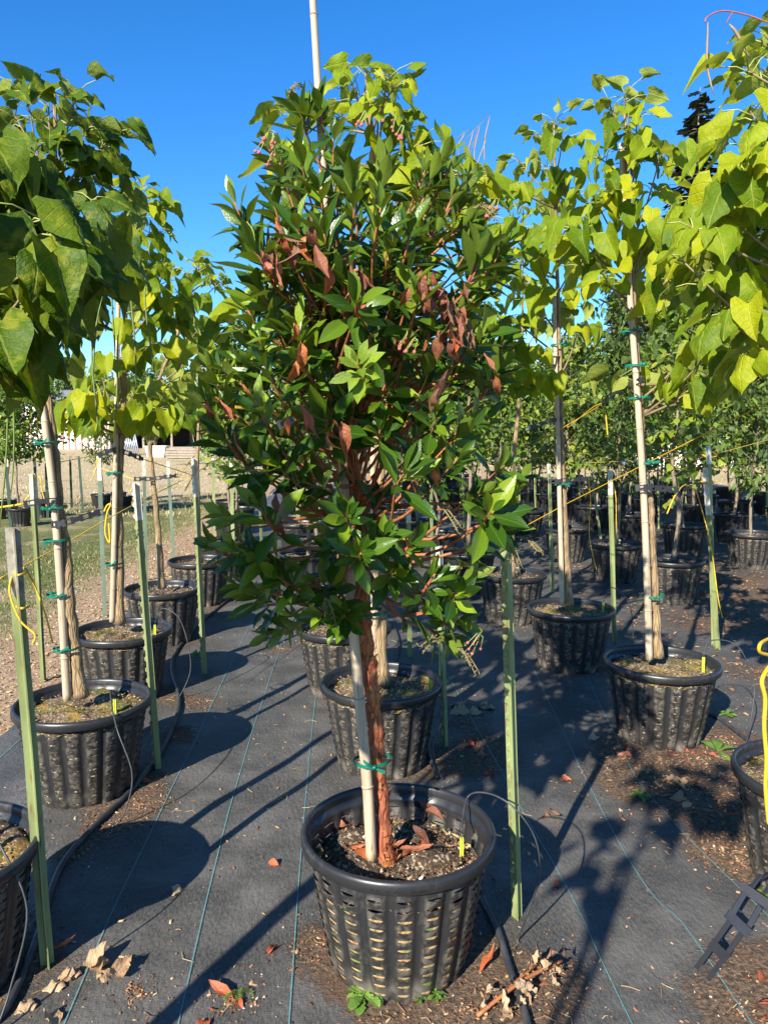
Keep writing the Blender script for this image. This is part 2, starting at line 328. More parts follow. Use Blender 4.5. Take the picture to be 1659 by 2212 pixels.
def cloth_mat():
    t = NT('black_woven_ground_cloth', 0.6, 0.22)
    mp = t.n('ShaderNodeMapping'); mp.inputs['Rotation'].default_value = (0, 0, radians(3.5)); t.L.new(t.coord(), mp.inputs[0]); vec = mp.outputs[0]
    def st(a, b): 
        q = t.n('ShaderNodeMapping'); q.inputs['Scale'].default_value = (a, b, 1); t.L.new(vec, q.inputs[0]); return q.outputs[0]
    weave = t.noise(1.0, 2, 0.5, st(190, 55)); weave2 = t.noise(1.0, 2, 0.5, st(60, 230)); tick = t.noise(1.0, 2, 0.5, st(70, 30)); n = t.noise(3.2, 6, 0.65); n2 = t.noise(0.9, 4); nf = t.noise(60, 5, 0.7)
    d = t.n('ShaderNodeAttribute', attribute_name='tint').outputs['Fac']
    c = t.mix(t.range(weave, 0.3, 0.7), (0.046, 0.044, 0.0385), (0.092, 0.0885, 0.079))
    c = t.mix(t.range(n, 0.38, 0.68, 0, 0.75), c, (0.145, 0.135, 0.12)); c = t.mix(t.range(n2, 0.45, 0.7, 0, 0.25), c, (0.09, 0.088, 0.085))
    df = t.math('ADD', d, t.math('MULTIPLY', t.math('SUBTRACT', n, 0.5), 1.4)); df = t.math('ADD', df, t.math('MULTIPLY', t.math('SUBTRACT', nf, 0.5), 0.9))
    dm = t.range(df, 0.4, 0.72)
    soil = t.mix(t.range(nf, 0.35, 0.65), (0.055, 0.04, 0.028), (0.2, 0.135, 0.085)); soil = t.mix(t.range(n, 0.5, 0.7), soil, (0.13, 0.075, 0.045))
    t.color(t.mix(dm, c, soil)); t.set(t.b.inputs['Roughness'], t.range(dm, 0, 1, 0.52, 0.95))
    h = t.math('ADD', t.math('ADD', t.math('MULTIPLY', weave, 0.5), t.math('MULTIPLY', weave2, 0.4)), t.math('ADD', t.math('MULTIPLY', tick, 1.3), t.math('MULTIPLY', t.math('MULTIPLY', nf, dm), 3.0)))
    t.bump(h, 0.8, 0.005); return t.m
C = MB(); ny, nx = 300, 120; ys = [-4 + 9.5*(k/220) if k <= 220 else 5.5 + 21*((k-220)/(ny-220)) for k in range(ny+1)]
vv, tt = [], []
for y in ys:
    a = xl(y)
    for i in range(nx+1):
        f = i/nx; x = a + (10.5 - a)*(f**1.5)
        vv.append((x, y, matz(x, y) + (0.0 if i else -0.014))); tt.append(dirt(x, y) + (0.35*max(0, 1 - (x - a)/0.35)) + (0.4 if x > 3.2 and y > 4 else 0))
C.add(vv, [(j*(nx+1)+i, j*(nx+1)+i+1, (j+1)*(nx+1)+i+1, (j+1)*(nx+1)+i) for j in range(ny) for i in range(nx)]); C.t = tt
cloth = kind(link('ground_cloth', C.mesh('ground_cloth', cloth_mat())), 'structure')
MAT['line'] = plain('teal_marker_yarn', (0.12, 0.3, 0.3), 0.6, 0.3, 0.6, 120)
for P in [[(140,2211),(237,1990),(330,1790),(499,1437)], [(386,2211),(470,1850),(540,1600),(597,1425)], [(625,2211),(650,1850),(672,1600),(690,1440)],
          [(1318,2112),(1230,1930),(1110,1720),(1023,1560)], [(1621,2211),(1480,2010),(1337,1824),(1138,1418)], [(1613,1935),(1440,1760),(1356,1648),(1257,1437)], [(-10,1650),(55,1590),(80,1560),(120,1520)]]:
    Q = [gnd(x, y) for x, y in P]; d0, d1 = (Q[0]-Q[1]).normalized(), (Q[-1]-Q[-2]).normalized()
    Q = spline([Q[0]+d0*1.2] + Q + [Q[-1]+d1*2.0], 14); m = MB()
    for i in range(len(Q)-1):
        a, b = Q[i], Q[i+1]; s = V(b.y-a.y, a.x-b.x, 0).normalized()*0.0016
        m.add([V(q.x, q.y, matz(q.x, q.y)+0.004) + k*s for q, k in ((a,-1),(a,1),(b,1),(b,-1))], [(0,1,2,3)])
    link('marker_line', m.mesh('marker_line', MAT['line']), cloth)
# ---------------------------------------------------------------- nursery pots
LOBES, SEG = 20, 8
def pot_wall():
    nA = LOBES*SEG; rows = 11; zs = [0.0, 0.012]
    for k in range(rows): z = 0.026 + k*0.0325; zs += [z, z+0.0037]
    zs += [0.376, 0.384, 0.40]; prof = [0.0, 0.5, 1, 1, 1, 1, 1, 0.5]; m = MB(); vs_, tt = [], []
    slot = lambda j: 2 <= j <= 2 + rows*2 - 1
    for j, z in enumerate(zs):
        R = 0.200 + 0.070*(z/0.4)**0.85; amp = 0.0125 if z < 0.375 else (0.004 if z < 0.39 else 0.0)
        if z > 0.39: R = 0.285
        for k in range(nA):
            ph = k % SEG; r = R + amp*(prof[ph]); th = 2*pi*k/nA; zz = z; lip = 0.0
            if slot(j):
                low = (j % 2 == 0)
                if ph in (3, 4, 5): r += 0.003 if low else 0.0; zz -= (0.0022 if ph == 4 else 0.0015) if low else -0.0003; lip = 0.9 if low else 0.6
                elif ph in (2, 6): lip = 0.6
            vs_.append((r*cos(th), r*sin(th), zz)); tt.append(lip)
    fs = []
    for j in range(len(zs)-1):
        for k in range(nA):
            ph = k % SEG
            if slot(j) and j % 2 == 0 and ph in (2, 3, 4, 5): continue
            k2 = (k+1) % nA; fs.append((j*nA+k, j*nA+k2, (j+1)*nA+k2, (j+1)*nA+k))
    m.add(vs_, fs); m.t = tt; return m.mesh('pot_wall', MAT['pot'])
WALL = pot_wall()
m = MB(); m.lathe([(.283,.392),(.300,.389),(.305,.394),(.306,.418),(.303,.427),(.296,.431),(.289,.429),(.285,.421),(.284,.40)], 96); RIM = m.mesh('pot_rim', MAT['pot'])
def wall_lo():
    m = MB(); nA = 40; zs = [0, 0.1, 0.25, 0.385]; vs_ = []
    for z in zs:
        for k in range(nA):
            r = 0.2 + 0.07*(z/0.4)**0.85 + (0.014 if k % 2 else 0.0); vs_.append((r*cos(2*pi*k/nA), r*sin(2*pi*k/nA), z))
    m.add(vs_, [(j*nA+k, j*nA+(k+1) % nA, (j+1)*nA+(k+1) % nA, (j+1)*nA+k) for j in range(3) for k in range(nA)]); return m.mesh('pot_wall_far', MAT['pot'], smooth=False)
WALL_LO = wall_lo(); m = MB(); m.lathe([(.283,.388),(.303,.389),(.306,.42),(.296,.431),(.286,.425),(.283,.40)], 32); RIM_LO = m.mesh('pot_rim_far', MAT['pot'])
def soil_disc(z, r, mat, seed, rough=0.008, nr=16, na=56):
    q = random.Random(seed); m = MB(); vs_ = [(0, 0, z)]; ph = [q.uniform(0, 6) for _ in range(6)]
    for i in range(1, nr+1):
        for k in range(na):
            R = r*i/nr; th = 2*pi*k/na; x, y = R*cos(th), R*sin(th)
            vs_.append((x, y, z + rough*(sin(x*31+ph[0]) + sin(y*27+ph[1]) + 0.7*sin(x*61+y*47+ph[2])) + q.uniform(-1, 1)*rough*0.6 - 0.012*(i/nr)**4))
    fs = [(0, 1+k, 1+(k+1) % na) for k in range(na)]
    for i in range(nr-1):
        for k in range(na): a, b = 1+i*na+k, 1+i*na+(k+1) % na; fs.append((a, a+na, b+na, b))
    m.add(vs_, fs); return m.mesh('pot_soil', mat)
SOIL_A, SOIL_M, SOIL_D = soil_disc(0.318, 0.262, MAT['soil'], 1, 0.012), soil_disc(0.385, 0.279, MAT['soil_moss'], 2), soil_disc(0.378, 0.279, MAT['soil'], 3, 0.008, 8, 32)
def ball(top, mat):
    m = MB(); nA = LOBES*SEG; prof = [0.0, 0.5, 1, 1, 1, 1, 1, 0.5]; zs = list(np.linspace(0.004, top, 10))
    m.add([((0.1985 + 0.070*(z/0.4)**0.85 + 0.0122*prof[k % SEG])*cos(2*pi*k/nA), (0.1985 + 0.070*(z/0.4)**0.85 + 0.0122*prof[k % SEG])*sin(2*pi*k/nA), z) for z in zs for k in range(nA)],
          [(j*nA+k, j*nA+(k+1) % nA, (j+1)*nA+(k+1) % nA, (j+1)*nA+k) for j in range(9) for k in range(nA)]); return m.mesh('pot_root_ball', mat)
BALL_A, BALL_M = ball(0.305, MAT['rootball']), ball(0.372, MAT['soil'])
def chips(m, n, pos, smin, smax, tints, tilt=0.5):      # flat bark chips and grit
    for _ in range(n):
        p = pos(); a = U(0, 6.28); s = smin + (smax-smin)*rnd.random()**2.5; l = s*U(1.0, 2.6)
        d = V(cos(a), sin(a), U(-tilt, tilt)).normalized(); e = V(-sin(a), cos(a), U(-tilt, tilt))
        t_ = rnd.choice(tints); p = Vector(p) + V(0, 0, s*0.25)
        m.add([p-d*l*.5-e*s*.4, p+d*l*.4-e*s*.5, p+d*l*.5+e*s*.35, p-d*l*.35+e*s*.5, p+V(0, 0, s*.35)], [(0,1,4),(1,2,4),(2,3,4),(3,0,4)], tint=min(1, max(0.001, t_ + U(-.06, .06))))
def disc_pos(r, z):
    def f():
        R = r*sqrt(rnd.random()); a = U(0, 6.28); return (R*cos(a), R*sin(a), z + U(-.003, .006))
    return f
m = MB(); chips(m, 1700, disc_pos(0.25, 0.322), .002, .010, [.03,.08,.12,.2,.25,.3,.35,.4,.5,.6,.75,.97]); CH_A = m.mesh('soil_crumbs', MAT['chips'], smooth=False)
m = MB(); chips(m, 650, disc_pos(0.27, 0.388), .002, .009, [.2,.3,.45,.5,.6,.68,.75,.8,.9]); CH_M = m.mesh('soil_crumbs', MAT['chips'], smooth=False)
def pot(p, label, group=None, soil='m', rz=None, full=True, s=1.0, drip=True):
    o = thing('nursery_pot', label, 'plant pot', p, group); rz = U(0, 6.28) if rz is None else rz
    R = Matrix.Rotation(rz, 4, 'Z') @ Matrix.Scale(s, 4)
    link('pot_wall', WALL if full else WALL_LO, o, R); link('rim', RIM if full else RIM_LO, o, R)
    so = link('soil', {'a': SOIL_A, 'm': SOIL_M, 'd': SOIL_D}[soil], o, R)
    if full:
        link('root_ball', BALL_A if soil == 'a' else BALL_M, o, R)
        kind(link('soil_crumbs', CH_A if soil == 'a' else CH_M, so), 'stuff')
    return o
def drip(o, stake, pts, h=0.085):                        # lime stake and thin black tube, given in world space
    st = MB(); sx = V(0.006, 0, 0); p = Vector(stake)
    st.box(p + V(-.004, 0, h/2-.02), (.004, .012, h)); st.box(p + V(.004, 0, h/2-.02), (.004, .012, h)); st.box(p + V(0, .003, h/2-.022), (.012, .004, h-.004))
    build(st, 'drip_stake', MAT['stake_yellow'], o, False)
    tb = MB(); tb.tube(spline(pts, 7), 0.0032, 6); build(tb, 'drip_tube', MAT['pipe'], o)
potA = pot(PA, 'large black pot with low soil and cast lettering holding the red-barked tree', soil='a', rz=radians(-90 + 9 + 3))
tx = bpy.data.curves.new('rim_text', 'FONT'); tx.body = '49-3C  PATENT  -  5241784'; tx.size = 0.0125; tx.extrude = 0.0013; tx.align_x = 'CENTER'; tx.space_character = 1.35
to = bpy.data.objects.new('rim_text', tx); COL.objects.link(to); me = bpy.data.meshes.new_from_object(to.evaluated_get(bpy.context.evaluated_depsgraph_get()))
bpy.data.objects.remove(to)
for v in me.vertices:
    th = -pi/2 - 0.02 + v.co.x*0.82/0.306; r = 0.3062 + v.co.z; z = 0.400 + v.co.y; v.co = (r*cos(th), r*sin(th), z)
me.materials.append(MAT['pot']); rim_o = [c for c in potA.children if c.name.startswith('rim')][0]
lt = link('lettering', me, potA); lt['label'] = 'raised lettering reading PATENT 5241784'
a = at(997, 1810, PA.y + 0.02); a.z = 0.315
drip(potA, a, [a + V(0, 0, .09), at(1010, 1722, 2.42), at(1055, 1714, 2.36), at(1110, 1745, 2.30), at(1155, 1810, 2.30), at(1165, 1890, 2.28), at(1140, 1970, 2.30), gnd(1118, 2030, .01), gnd(1112, 2050, .006)])
potB = pot(PB, 'shaded mossy-topped black pot directly behind the low-soil pot', rz=0.3)
potC = pot(PC, 'black pot half hidden behind the shaded mossy-topped pot', soil='d', rz=0.9)
labL = ['black pot cut off by the left border beside a post topped dull white', 'black pot with orange and green moss beside the rusty green post', 'black pot between the mossy-orange pot and the grass, pale bamboo in it',
        'black pot with bare thin trunk next to the grass path', 'far black pot at the end of the row along the grass path', 'last small-looking black pot along the row by the grass path']
potL = [pot(p, labL[k], soil='d' if k in (3, 4, 5) else 'm', full=k < 5) for k, p in enumerate(PL)]
potR0 = pot(PR0, 'black pot with pale gritty soil beside the hanging black strap', soil='m')
potR1 = pot(PR1, 'sunlit black pot with green and orange moss beside the twin white-topped posts', rz=0.1)
potR2 = pot(PR2, 'dusty black pot with two straight brown stems in dappled shade', rz=0.5)
potR3 = pot(PR3, 'dark shaded black pot behind the green post by the red-barked tree', soil='d')
drip(potL[1], PL[1] + V(.17, -.06, .385), [PL[1] + V(.17, -.06, .47), PL[1] + V(.165, -.1, .5), PL[1] + V(.25, -.27, .40), PL[1] + V(.33, -.33, .22), PL[1] + V(.30, -.36, .06), PL[1] + V(.25, -.36, .012)])
drip(potL[2], PL[2] + V(.2, .02, .385), [PL[2] + V(.2, .02, .46), PL[2] + V(.26, .0, .56), PL[2] + V(.38, -.03, .48), PL[2] + V(.44, -.06, .2), PL[2] + V(.37, -.1, .012)])
drip(potL[0], PL[0] + V(.15, .05, .385), [PL[0] + V(.15, .05, .46), PL[0] + V(.24, -.05, .46), PL[0] + V(.33, -.1, .3), PL[0] + V(.3, -.16, .1), PL[0] + V(.28, -.22, .012)])
drip(potR1, PR1 + V(.22, -.02, .385), [PR1 + V(.22, -.02, .46), PR1 + V(.27, .02, .53), PR1 + V(.42, .02, .5), PR1 + V(.5, -.02, .3), PR1 + V(.45, -.1, .1), PR1 + V(.38, -.2, .012)])
drip(potR2, PR2 + V(.24, .03, .385), [PR2 + V(.24, .03, .46), PR2 + V(.3, .03, .56), PR2 + V(.42, .0, .44), PR2 + V(.43, -.05, .15), PR2 + V(.34, -.08, .012)])
drip(potB, PB + V(.24, -.03, .385), [PB + V(.24, -.03, .45), PB + V(.29, -.1, .42), PB + V(.3, -.14, .3), PB + V(.25, -.17, .14), PB + V(.29, -.22, .012)])
# ---------------------------------------------------------------- the bed of pots to the right and beyond
FAR = [(1451,1206),(1330,1172),(1225,1139),(1136,1100),(1622,1150),(1477,1131),(1357,1108),(1285,1093),(1585,1108),(1010,1190)]
FARP = [rimpos(x, y) for x, y in FAR]; BED = ['behind the twin posts', 'behind the twin posts', 'behind the twin posts', 'behind the twin posts', 'with the pale slim trunk', 'with the pale slim trunk', 'with the pale slim trunk', 'with the pale slim trunk', 'before the white outbuilding', 'behind the straight brown trunk']
ROWS = ['behind the twin posts', 'with the pale slim trunk', 'before the white outbuilding', 'before the white outbuilding', 'beside the conifers', 'behind the straight brown trunk', 'behind the red-barked tree', 'nearest the conifers', 'beside the conifers', 'at the edge of the dry field']
for ri, (x0, y0, k0, k1) in enumerate([(2.2,12.0,1,9), (3.5,12.6,1,9), (5.3,11.5,1,10), (5.75,9.6,0,1), (6.8,11.0,0,9), (1.05,6.6,2,12), (-0.3,5.0,1,12), (8.3,11.3,0,7), (7.2,9.0,0,1), (-2.3,11.0,0,4)]):
    for k in range(k0, k1): BED.append(ROWS[ri]); FARP.append(V(x0 - 0.19*k + U(-.1, .1), y0 + 1.32*k + U(-.15, .15), 0))
FARO = []
for i, p in enumerate(FARP):
    if i in (0, 1, 4): l, g = ['black pot in full shade with a dark slim trunk', 'very dark pot beside the yellow-tied post', 'black pot with pale slim trunk and thin wire hoop'][(0, 1, 4).index(i)], None
    else: l, g = 'black nursery pot in the bed ' + BED[i], 'pots in the bed ' + BED[i]
    FARO.append(pot(p, l, g, 'd', full=i in (0, 1, 4, 5, 2)))
for x, y, s in [(44,1093,.74), (20,1070,.72), (-8,1075,.8), (92,1075,.72), (220,1056,.74), (258,1052,.62), (270,1062,.6), (110,1052,.66)]:
    b = gnd(x, y + 40*s/.74); b.z = -0.02
    pot(b, 'small black pot standing out on the grass beyond the row', 'small pots out on the grass', 'd', full=False, s=s)
# ---------------------------------------------------------------- leaves
def leaf_geo(tab, fold, curl, wave, seed, ny=8, cols=(-1, -.5, 0, .5, 1), roll=0.0, heart=0.0, tw=0.0, ny_wave=9.0, rum=0.0):
    q = random.Random(seed); ph, ph2 = q.uniform(0, 6), q.uniform(0, 6); xs, ys = zip(*tab); vs_, uv = [], []
    for j in range(ny+1):
        t = j/ny; w_ = float(np.interp(t, xs, ys))
        for s in cols:
            x = s*w_; y = t - heart*abs(s)**1.5*(1-t)**3; a = tw*t
            z = fold*abs(x) - curl*t*t - roll*x*x + wave*abs(s)**1.5*sin(ny_wave*t + ph + (1.6 if s > 0 else 0)) * (0.4+0.6*sin(pi*min(1, t+.15))) + 0.25*wave*sin(6*t+ph2)
            y = y*(1 - 0.25*curl*t); x, z = x*cos(a) - z*sin(a)*0.5, z + x*sin(a)
            z += rum*(sin(19*t + 5*s + ph)*sin(7*s + 11*t + ph2)); x += rum*.5*s*sin(15*t + ph2); vs_.append((x, y, z)); uv.append((0.5 + s*0.5*max(w_, .02)/max(ys), t))
    n = len(cols)
    return vs_, [(j*n+i, j*n+i+1, (j+1)*n+i+1, (j+1)*n+i) for j in range(ny) for i in range(n-1)], uv
ARB = [(0, .012), (.06, .018), (.18, .09), (.4, .17), (.58, .182), (.75, .14), (.9, .055), (1, .0)]
CAT = [(0, .25), (.08, .33), (.22, .385), (.42, .36), (.62, .265), (.8, .145), (.92, .055), (1, 0)]
TRI = [(0, .02), (.15, .25), (.35, .40), (.5, .26), (.62, .34), (.8, .15), (1, 0)]
def leaf_mesh(name, geo, mat):
    m = MB(); m.add(*geo); return m.mesh(name, mat)
ARB_G = [leaf_geo(ARB, .22 + .12*(k % 3), [.05, .14, -.06, .22, .1][k], .012, k, 7, tw=[0, .25, -.3, .1, -.15][k]) for k in range(5)]
CAT_G = [leaf_geo(CAT, [.45, -.35, .75, .15, -.6, .95, .6][k], [.1, .3, .45, .25, .2, .6, -.15][k], [.06, .08, .05, .09, .07, .07, .06][k], 20+k, 11, (-1, -.7, -.35, 0, .35, .7, 1), rum=.03, heart=.17, roll=[0, .5, 0, .9, .8, 0, 0][k], tw=[0, .4, -.35, .2, -.5, .6, -.2][k]) for k in range(7)]
ARB_M = [leaf_mesh('arbutus_leaf', g, MAT['arbutus']) for g in ARB_G]; ARBY_M = [leaf_mesh('young_leaf', g, MAT['arbutus_young']) for g in ARB_G]
CAT_M = [leaf_mesh('catalpa_leaf', g, MAT['catalpa']) for g in CAT_G]; CATG_M = [leaf_mesh('catalpa_leaf', g, MAT['catalpa_green']) for g in CAT_G]
DEAD_G = [leaf_geo(ARB, [.9, -.9, .6, 1.3][k], [.6, .4, -.4, .8][k], .07, 40+k, 9, tw=[1.3, -1.6, 1.0, -.9][k], rum=.03) for k in range(4)]
DEAD_M = [leaf_mesh('dead_leaf', g, MAT['dead']) for g in DEAD_G]; DEADR_M = [leaf_mesh('dead_leaf', g, MAT['dead_red']) for g in DEAD_G]
TAN_M = [leaf_mesh('tan_leaf', leaf_geo(CAT, [.5, .8, -.4][k], [.5, -.4, .3][k], .12, 50+k, 10, heart=.1, tw=[.9, -.7, 1.2][k], ny_wave=14), MAT['dead_tan']) for k in range(3)]
OAK = [(0, .02), (.12, .05), (.2, .2), (.27, .1), (.36, .3), (.45, .14), (.55, .34), (.66, .16), (.76, .26), (.85, .1), (.93, .12), (1, 0)]
OAK_M = [leaf_mesh('oak_leaf', leaf_geo(OAK, [.3, -.2][k], [.3, -.25][k], .06, 60+k, 24, tw=[.5, -.5][k]), MAT['dead_tan']) for k in range(2)]
def put_leaf(geo, M, mb, tint):
    A = np.array([M[0], M[1], M[2]]); P = np.array(geo[0]) @ A[:, :3].T + A[:, 3]
    mb.add(P.tolist(), geo[1], geo[2], tint=tint)
# ---------------------------------------------------------------- bamboo, ties, posts, straps, twine
def bamboo(P, r0, r1, label, ties=(), group=None):
    P = spline(P, 8); L = sum((P[i+1]-P[i]).length for i in range(len(P)-1)); base = P[0]
    o = thing('bamboo_stake', label, 'stake', base, group); m = MB()
    D, acc = [0.0], 0.0
    for i in range(len(P)-1): acc += (P[i+1]-P[i]).length; D.append(acc)
    def pt(d): 
        return Vector([np.interp(d, D, [p[k] for p in P]) for k in range(3)])
    d, pts, rs, nodes = 0.0, [], [], []
    nd = [0.0]; 
    while nd[-1] < L: nd.append(nd[-1] + U(.2, .3))
    for a in np.linspace(0, L, int(L/0.03)): pts.append((a, None))
    for a in nd[1:]:
        if a < L - .02: pts += [(a-.008, 'k'), (a, 'n'), (a+.004, 'k2'), (a+.009, 'k')]
    pts.sort(key=lambda q: q[0])
    m.tube([pt(a) + V(sin(a*2.3)*.003, 0, 0) for a, _ in pts], [(r0 + (r1-r0)*a/L)*(1.13 if k == 'n' else .97 if k == 'k2' else 1.0) for a, k in pts], 12)
    build(m, 'cane', MAT['bamboo'], o)
    for a in nd[1:]:
        if a < L-.02:
            q = MB(); q.tube([pt(a-.0015)+V(sin(a*2.3)*.003, 0, 0), pt(a+.0025)+V(sin(a*2.3)*.003, 0, 0)], (r0+(r1-r0)*a/L)*1.16, 12); build(q, 'node_ring', MAT['bamboo_node'], o)
    for (c, half, tw) in ties: tie(c, half, tw, o)
    return o
def tie(c, half, depth, parent):                        # a flat band of green tape round cane and trunk, with a knot and tails
    c = Vector(c) + V(0, -.018, 0); half *= 1.3; depth = max(depth, .05); m = MB(); n = 28; h = .0055; vs_ = []
    for k in range(n):
        t = 2*pi*k/n; p = c + V(cos(t)*half, sin(t)*depth, U(-.002, .002) + cos(t)*.004)
        vs_ += [p + V(0, 0, -h), p + V(0, 0, h)]
    m.add(vs_, [(2*k, 2*((k+1) % n), 2*((k+1) % n)+1, 2*k+1) for k in range(n)])
    f = c + V(U(-.2, .2)*half, -depth-.002, 0)
    for s in (-1, 1):
        e = V(s*U(.015, .04), -U(.002, .02), U(-.02, .03)); q = [f, f + e*.5 + V(0, -.006, 0), f + e]
        m.add([q[0]+V(0,0,.003), q[0]-V(0,0,.003), q[1]+V(0,0,.006), q[1]-V(0,0,.006), q[2]+V(0,0,.008), q[2]-V(0,0,.004)], [(0,1,3,2),(2,3,5,4)])
    m.tube([f+V(-.006,-.003,-.004), f+V(.006,-.004,.004)], .006, 6); return build(m, 'green_tie', MAT['tie'], parent)
def tpost(top, base, label, white=0.12, mat='post', yaw=0.0, studs=True, group=None, w=0.036, tip='white_paint'):
    top, base = Vector(top), Vector(base); ax = (top-base); L = ax.length; ax.normalize()
    o = thing('steel_post', label, 'post', base, group)
    R = Matrix.Rotation(yaw, 3, 'Z'); q = V(0, 0, 1).rotation_difference(ax).to_matrix() @ R
    X, Y = q @ V(1, 0, 0), q @ V(0, 1, 0)
    sec = [(-w/2, 0), (-w/2, -.003), (-.0025, -.0035), (.0025, -.0035), (w/2, -.003), (w/2, 0), (.003, .001), (.002, .028), (-.002, .028), (-.003, .001)]
    def seg(z0, z1, name, mt, g=0.0):
        m = MB(); vs_ = []
        for z in np.linspace(z0, z1, 6): vs_ += [base + X*a*(1+g) + Y*b*(1+g) + ax*z + X*.0015*sin(z*7) for a, b in sec]
        n = len(sec); m.add(vs_, [(j*n+i, j*n+(i+1) % n, (j+1)*n+(i+1) % n, (j+1)*n+i) for j in range(5) for i in range(n)] + [tuple(reversed(range(n))), tuple(range(5*n, 6*n))])
        return build(m, name, MAT[mt], o, False)
    seg(-0.02, L-white, 'shaft', mat); 
    if white > 0: seg(L-white, L, 'painted_tip', tip, 0.02)
    if studs:
        k = 0.06
        while k < L - .03:
            m = MB(); z0 = k; A = [(-.006, -.0036), (.006, -.0036)]
            P = [base + X*a*s_ + Y*b + ax*z for (z, b, s_) in ((z0, -.0036, 1.2), (z0+.010, -.0125, .8), (z0+.022, -.0125, .8), (z0+.030, -.0036, 1.1)) for a in (-.006, .006)]
            m.add(P, [(0,1,3,2),(2,3,5,4),(4,5,7,6),(0,2,4,6),(1,7,5,3)]); build(m, 'stud', MAT[mat if k < L-white else 'white_paint'], o, False); k += .054
    return o
def strap(P, label, w=0.026, group=None, nrm=(0, 0, 1), gauge=1.0, ladder=False):
    P = spline(P, 10); m = MB(); D = [0.0]
    for i in range(len(P)-1): D.append(D[-1] + (P[i+1]-P[i]).length)
    def pt(d): return Vector([np.interp(d, D, [p[k] for p in P]) for k in range(3)])
    pitch = .038*gauge; n = max(2, int(D[-1]/pitch)); N = Vector(nrm)
    def cell(a, b, u0, u1, th=.0022):
        p, q = pt(a), pt(b); d = (q-p).normalized(); s = (N - d*N.dot(d)).normalized()*w; t_ = d.cross(s).normalized()*th
        vs_ = [p+s*u0-t_, p+s*u1-t_, q+s*u1-t_, q+s*u0-t_, p+s*u0+t_, p+s*u1+t_, q+s*u1+t_, q+s*u0+t_]
        m.add(vs_, [(0,3,2,1),(4,5,6,7),(0,1,5,4),(1,2,6,5),(2,3,7,6),(3,0,4,7)])
    for k in range(n):
        a, b = k*D[-1]/n, (k+1)*D[-1]/n; c = a + (b-a)*(.3 if ladder else .38)
        cell(a, c, -.5, .5)
        if ladder or k % 2 == 0: cell(c, b, -.42, -.24); cell(c, b, .24, .42)
        else: cell(c, b, -.34, .34)
    return solo(m, 'tree_strap', MAT['strap'], label, 'strap', group, P[0], False)
def twine(P, label, r=0.0024, sag=0.0, group=None, n=8):
    P = [Vector(p) for p in P]
    if len(P) == 2: P = [P[0]] + [P[0].lerp(P[1], k/6) - V(0, 0, sag*sin(pi*k/6)) for k in range(1, 6)] + [P[1]]
    m = MB(); m.tube(spline(P, n), r, 6); return solo(m, 'yellow_twine', MAT['rope'], label, 'twine', group, P[0])
# ---------------------------------------------------------------- catalpa trees
def taper(P, r0, r1, n=6):
    Q = spline(P, n); return Q, [r0 + (r1-r0)*k/(len(Q)-1) for k in range(len(Q))]
def catalpa(label, P, r0, r1, tips, axisx, size, nl=5, mesh=CAT_M, depth=0.35, group=None, top_y=None, geo=None, mat='catalpa', fork=0.45):
    """P: trunk points from soil to leader; tips: world points of shoot ends, each carrying nl leaves"""
    o = thing('catalpa_tree', label, 'tree', P[0], group); T, rr = taper(P, r0, r1, 8)
    for k in range(len(T)): T[k] = T[k] + V(sin(k*1.3), cos(k*1.7), 0)*rr[k]*.12
    rr = [r*(1 + .35*math.exp(-k*.9)) for k, r in enumerate(rr)]
    m = MB(); m.tube(T, rr, 12); build(m, 'trunk', MAT['bark'], o)
    zlo = P[0].z + (P[-1].z - P[0].z)*fork
    for tp in tips:
        tp = Vector(tp); zb = max(zlo, min(P[-1].z, tp.z - U(.05, .4)*1.0))
        k = min(range(len(T)), key=lambda i: abs(T[i].z - zb)); s = T[k]; dv = tp - s
        m = MB(); mid = s.lerp(tp, .5) + V(0, 0, -.04*dv.length) + rdir(.02); Q = spline([s, mid, tp], 4)
        m.tube(Q, [max(.0028, rr[k]*.4*(1-i/len(Q)) + .0022) for i in range(len(Q))], 6)
        out = V(tp.x - s.x, tp.y - s.y, 0); out = out.normalized() if out.length > .05 else rdir().normalized(); out.z = 0
        high = max(0.0, min(1.0, (tp.z - (P[-1].z - .35))/.35)); a0 = U(0, 6.28)
        for i in range(nl + 2):
            a = a0 + i*2.4 + U(-.3, .3); pd = (V(cos(a), sin(a), U(-.1, .4) + .3*high) + out*U(.2, .7)).normalized()
            pl = U(.06, .15)*size/.2; st = Q[-1].lerp(Q[max(0, len(Q)-3)], rnd.random()*.9); lb = st + pd*pl
            m.tube([st, st + pd*pl*.5 + V(0, 0, .012), lb], [.0028, .0022, .0018], 5, mi=1)
            droop = U(.45, 1.6)*(1 - .8*high); td = pd*U(.35, .8) + out*.25 + V(0, 0, -droop) + rdir(.25)
            nr = out*U(.3, .9) + V(0, 0, U(.45, .95)) + rdir(.35) + V(-.1, -.25, 0)
            M = frame(lb, td, nr, size*U(.42, 1.0)*(1 - .25*high))
            link('leaf', mesh[rnd.randrange(len(mesh))], o, Matrix.Translation(-o.location) @ M)
        build(m, 'branch', [MAT['catalpa_twig'], MAT['petiole']], o)
    return o
def tips_at(L, Y, dy, jitter=0):
    return [at(x, y, Y + U(-dy, dy)) for x, y in L]
def pod(o, p, L, lean, mat='pod', r=.004):
    m = MB(); Q = [Vector(p) + V(lean[0]*t + .012*sin(4*t+L*9), lean[1]*t, -L*t) for t in np.linspace(0, 1, 8)]
    m.tube(Q, [r*.35, r*.8, r, r, r, r, r*.8, r*.2], 6); build(m, 'seed_pod', MAT[mat], o)
S = lambda p, z=.39: V(p.x, p.y, z)
yA, yB = PA.y, PB.y
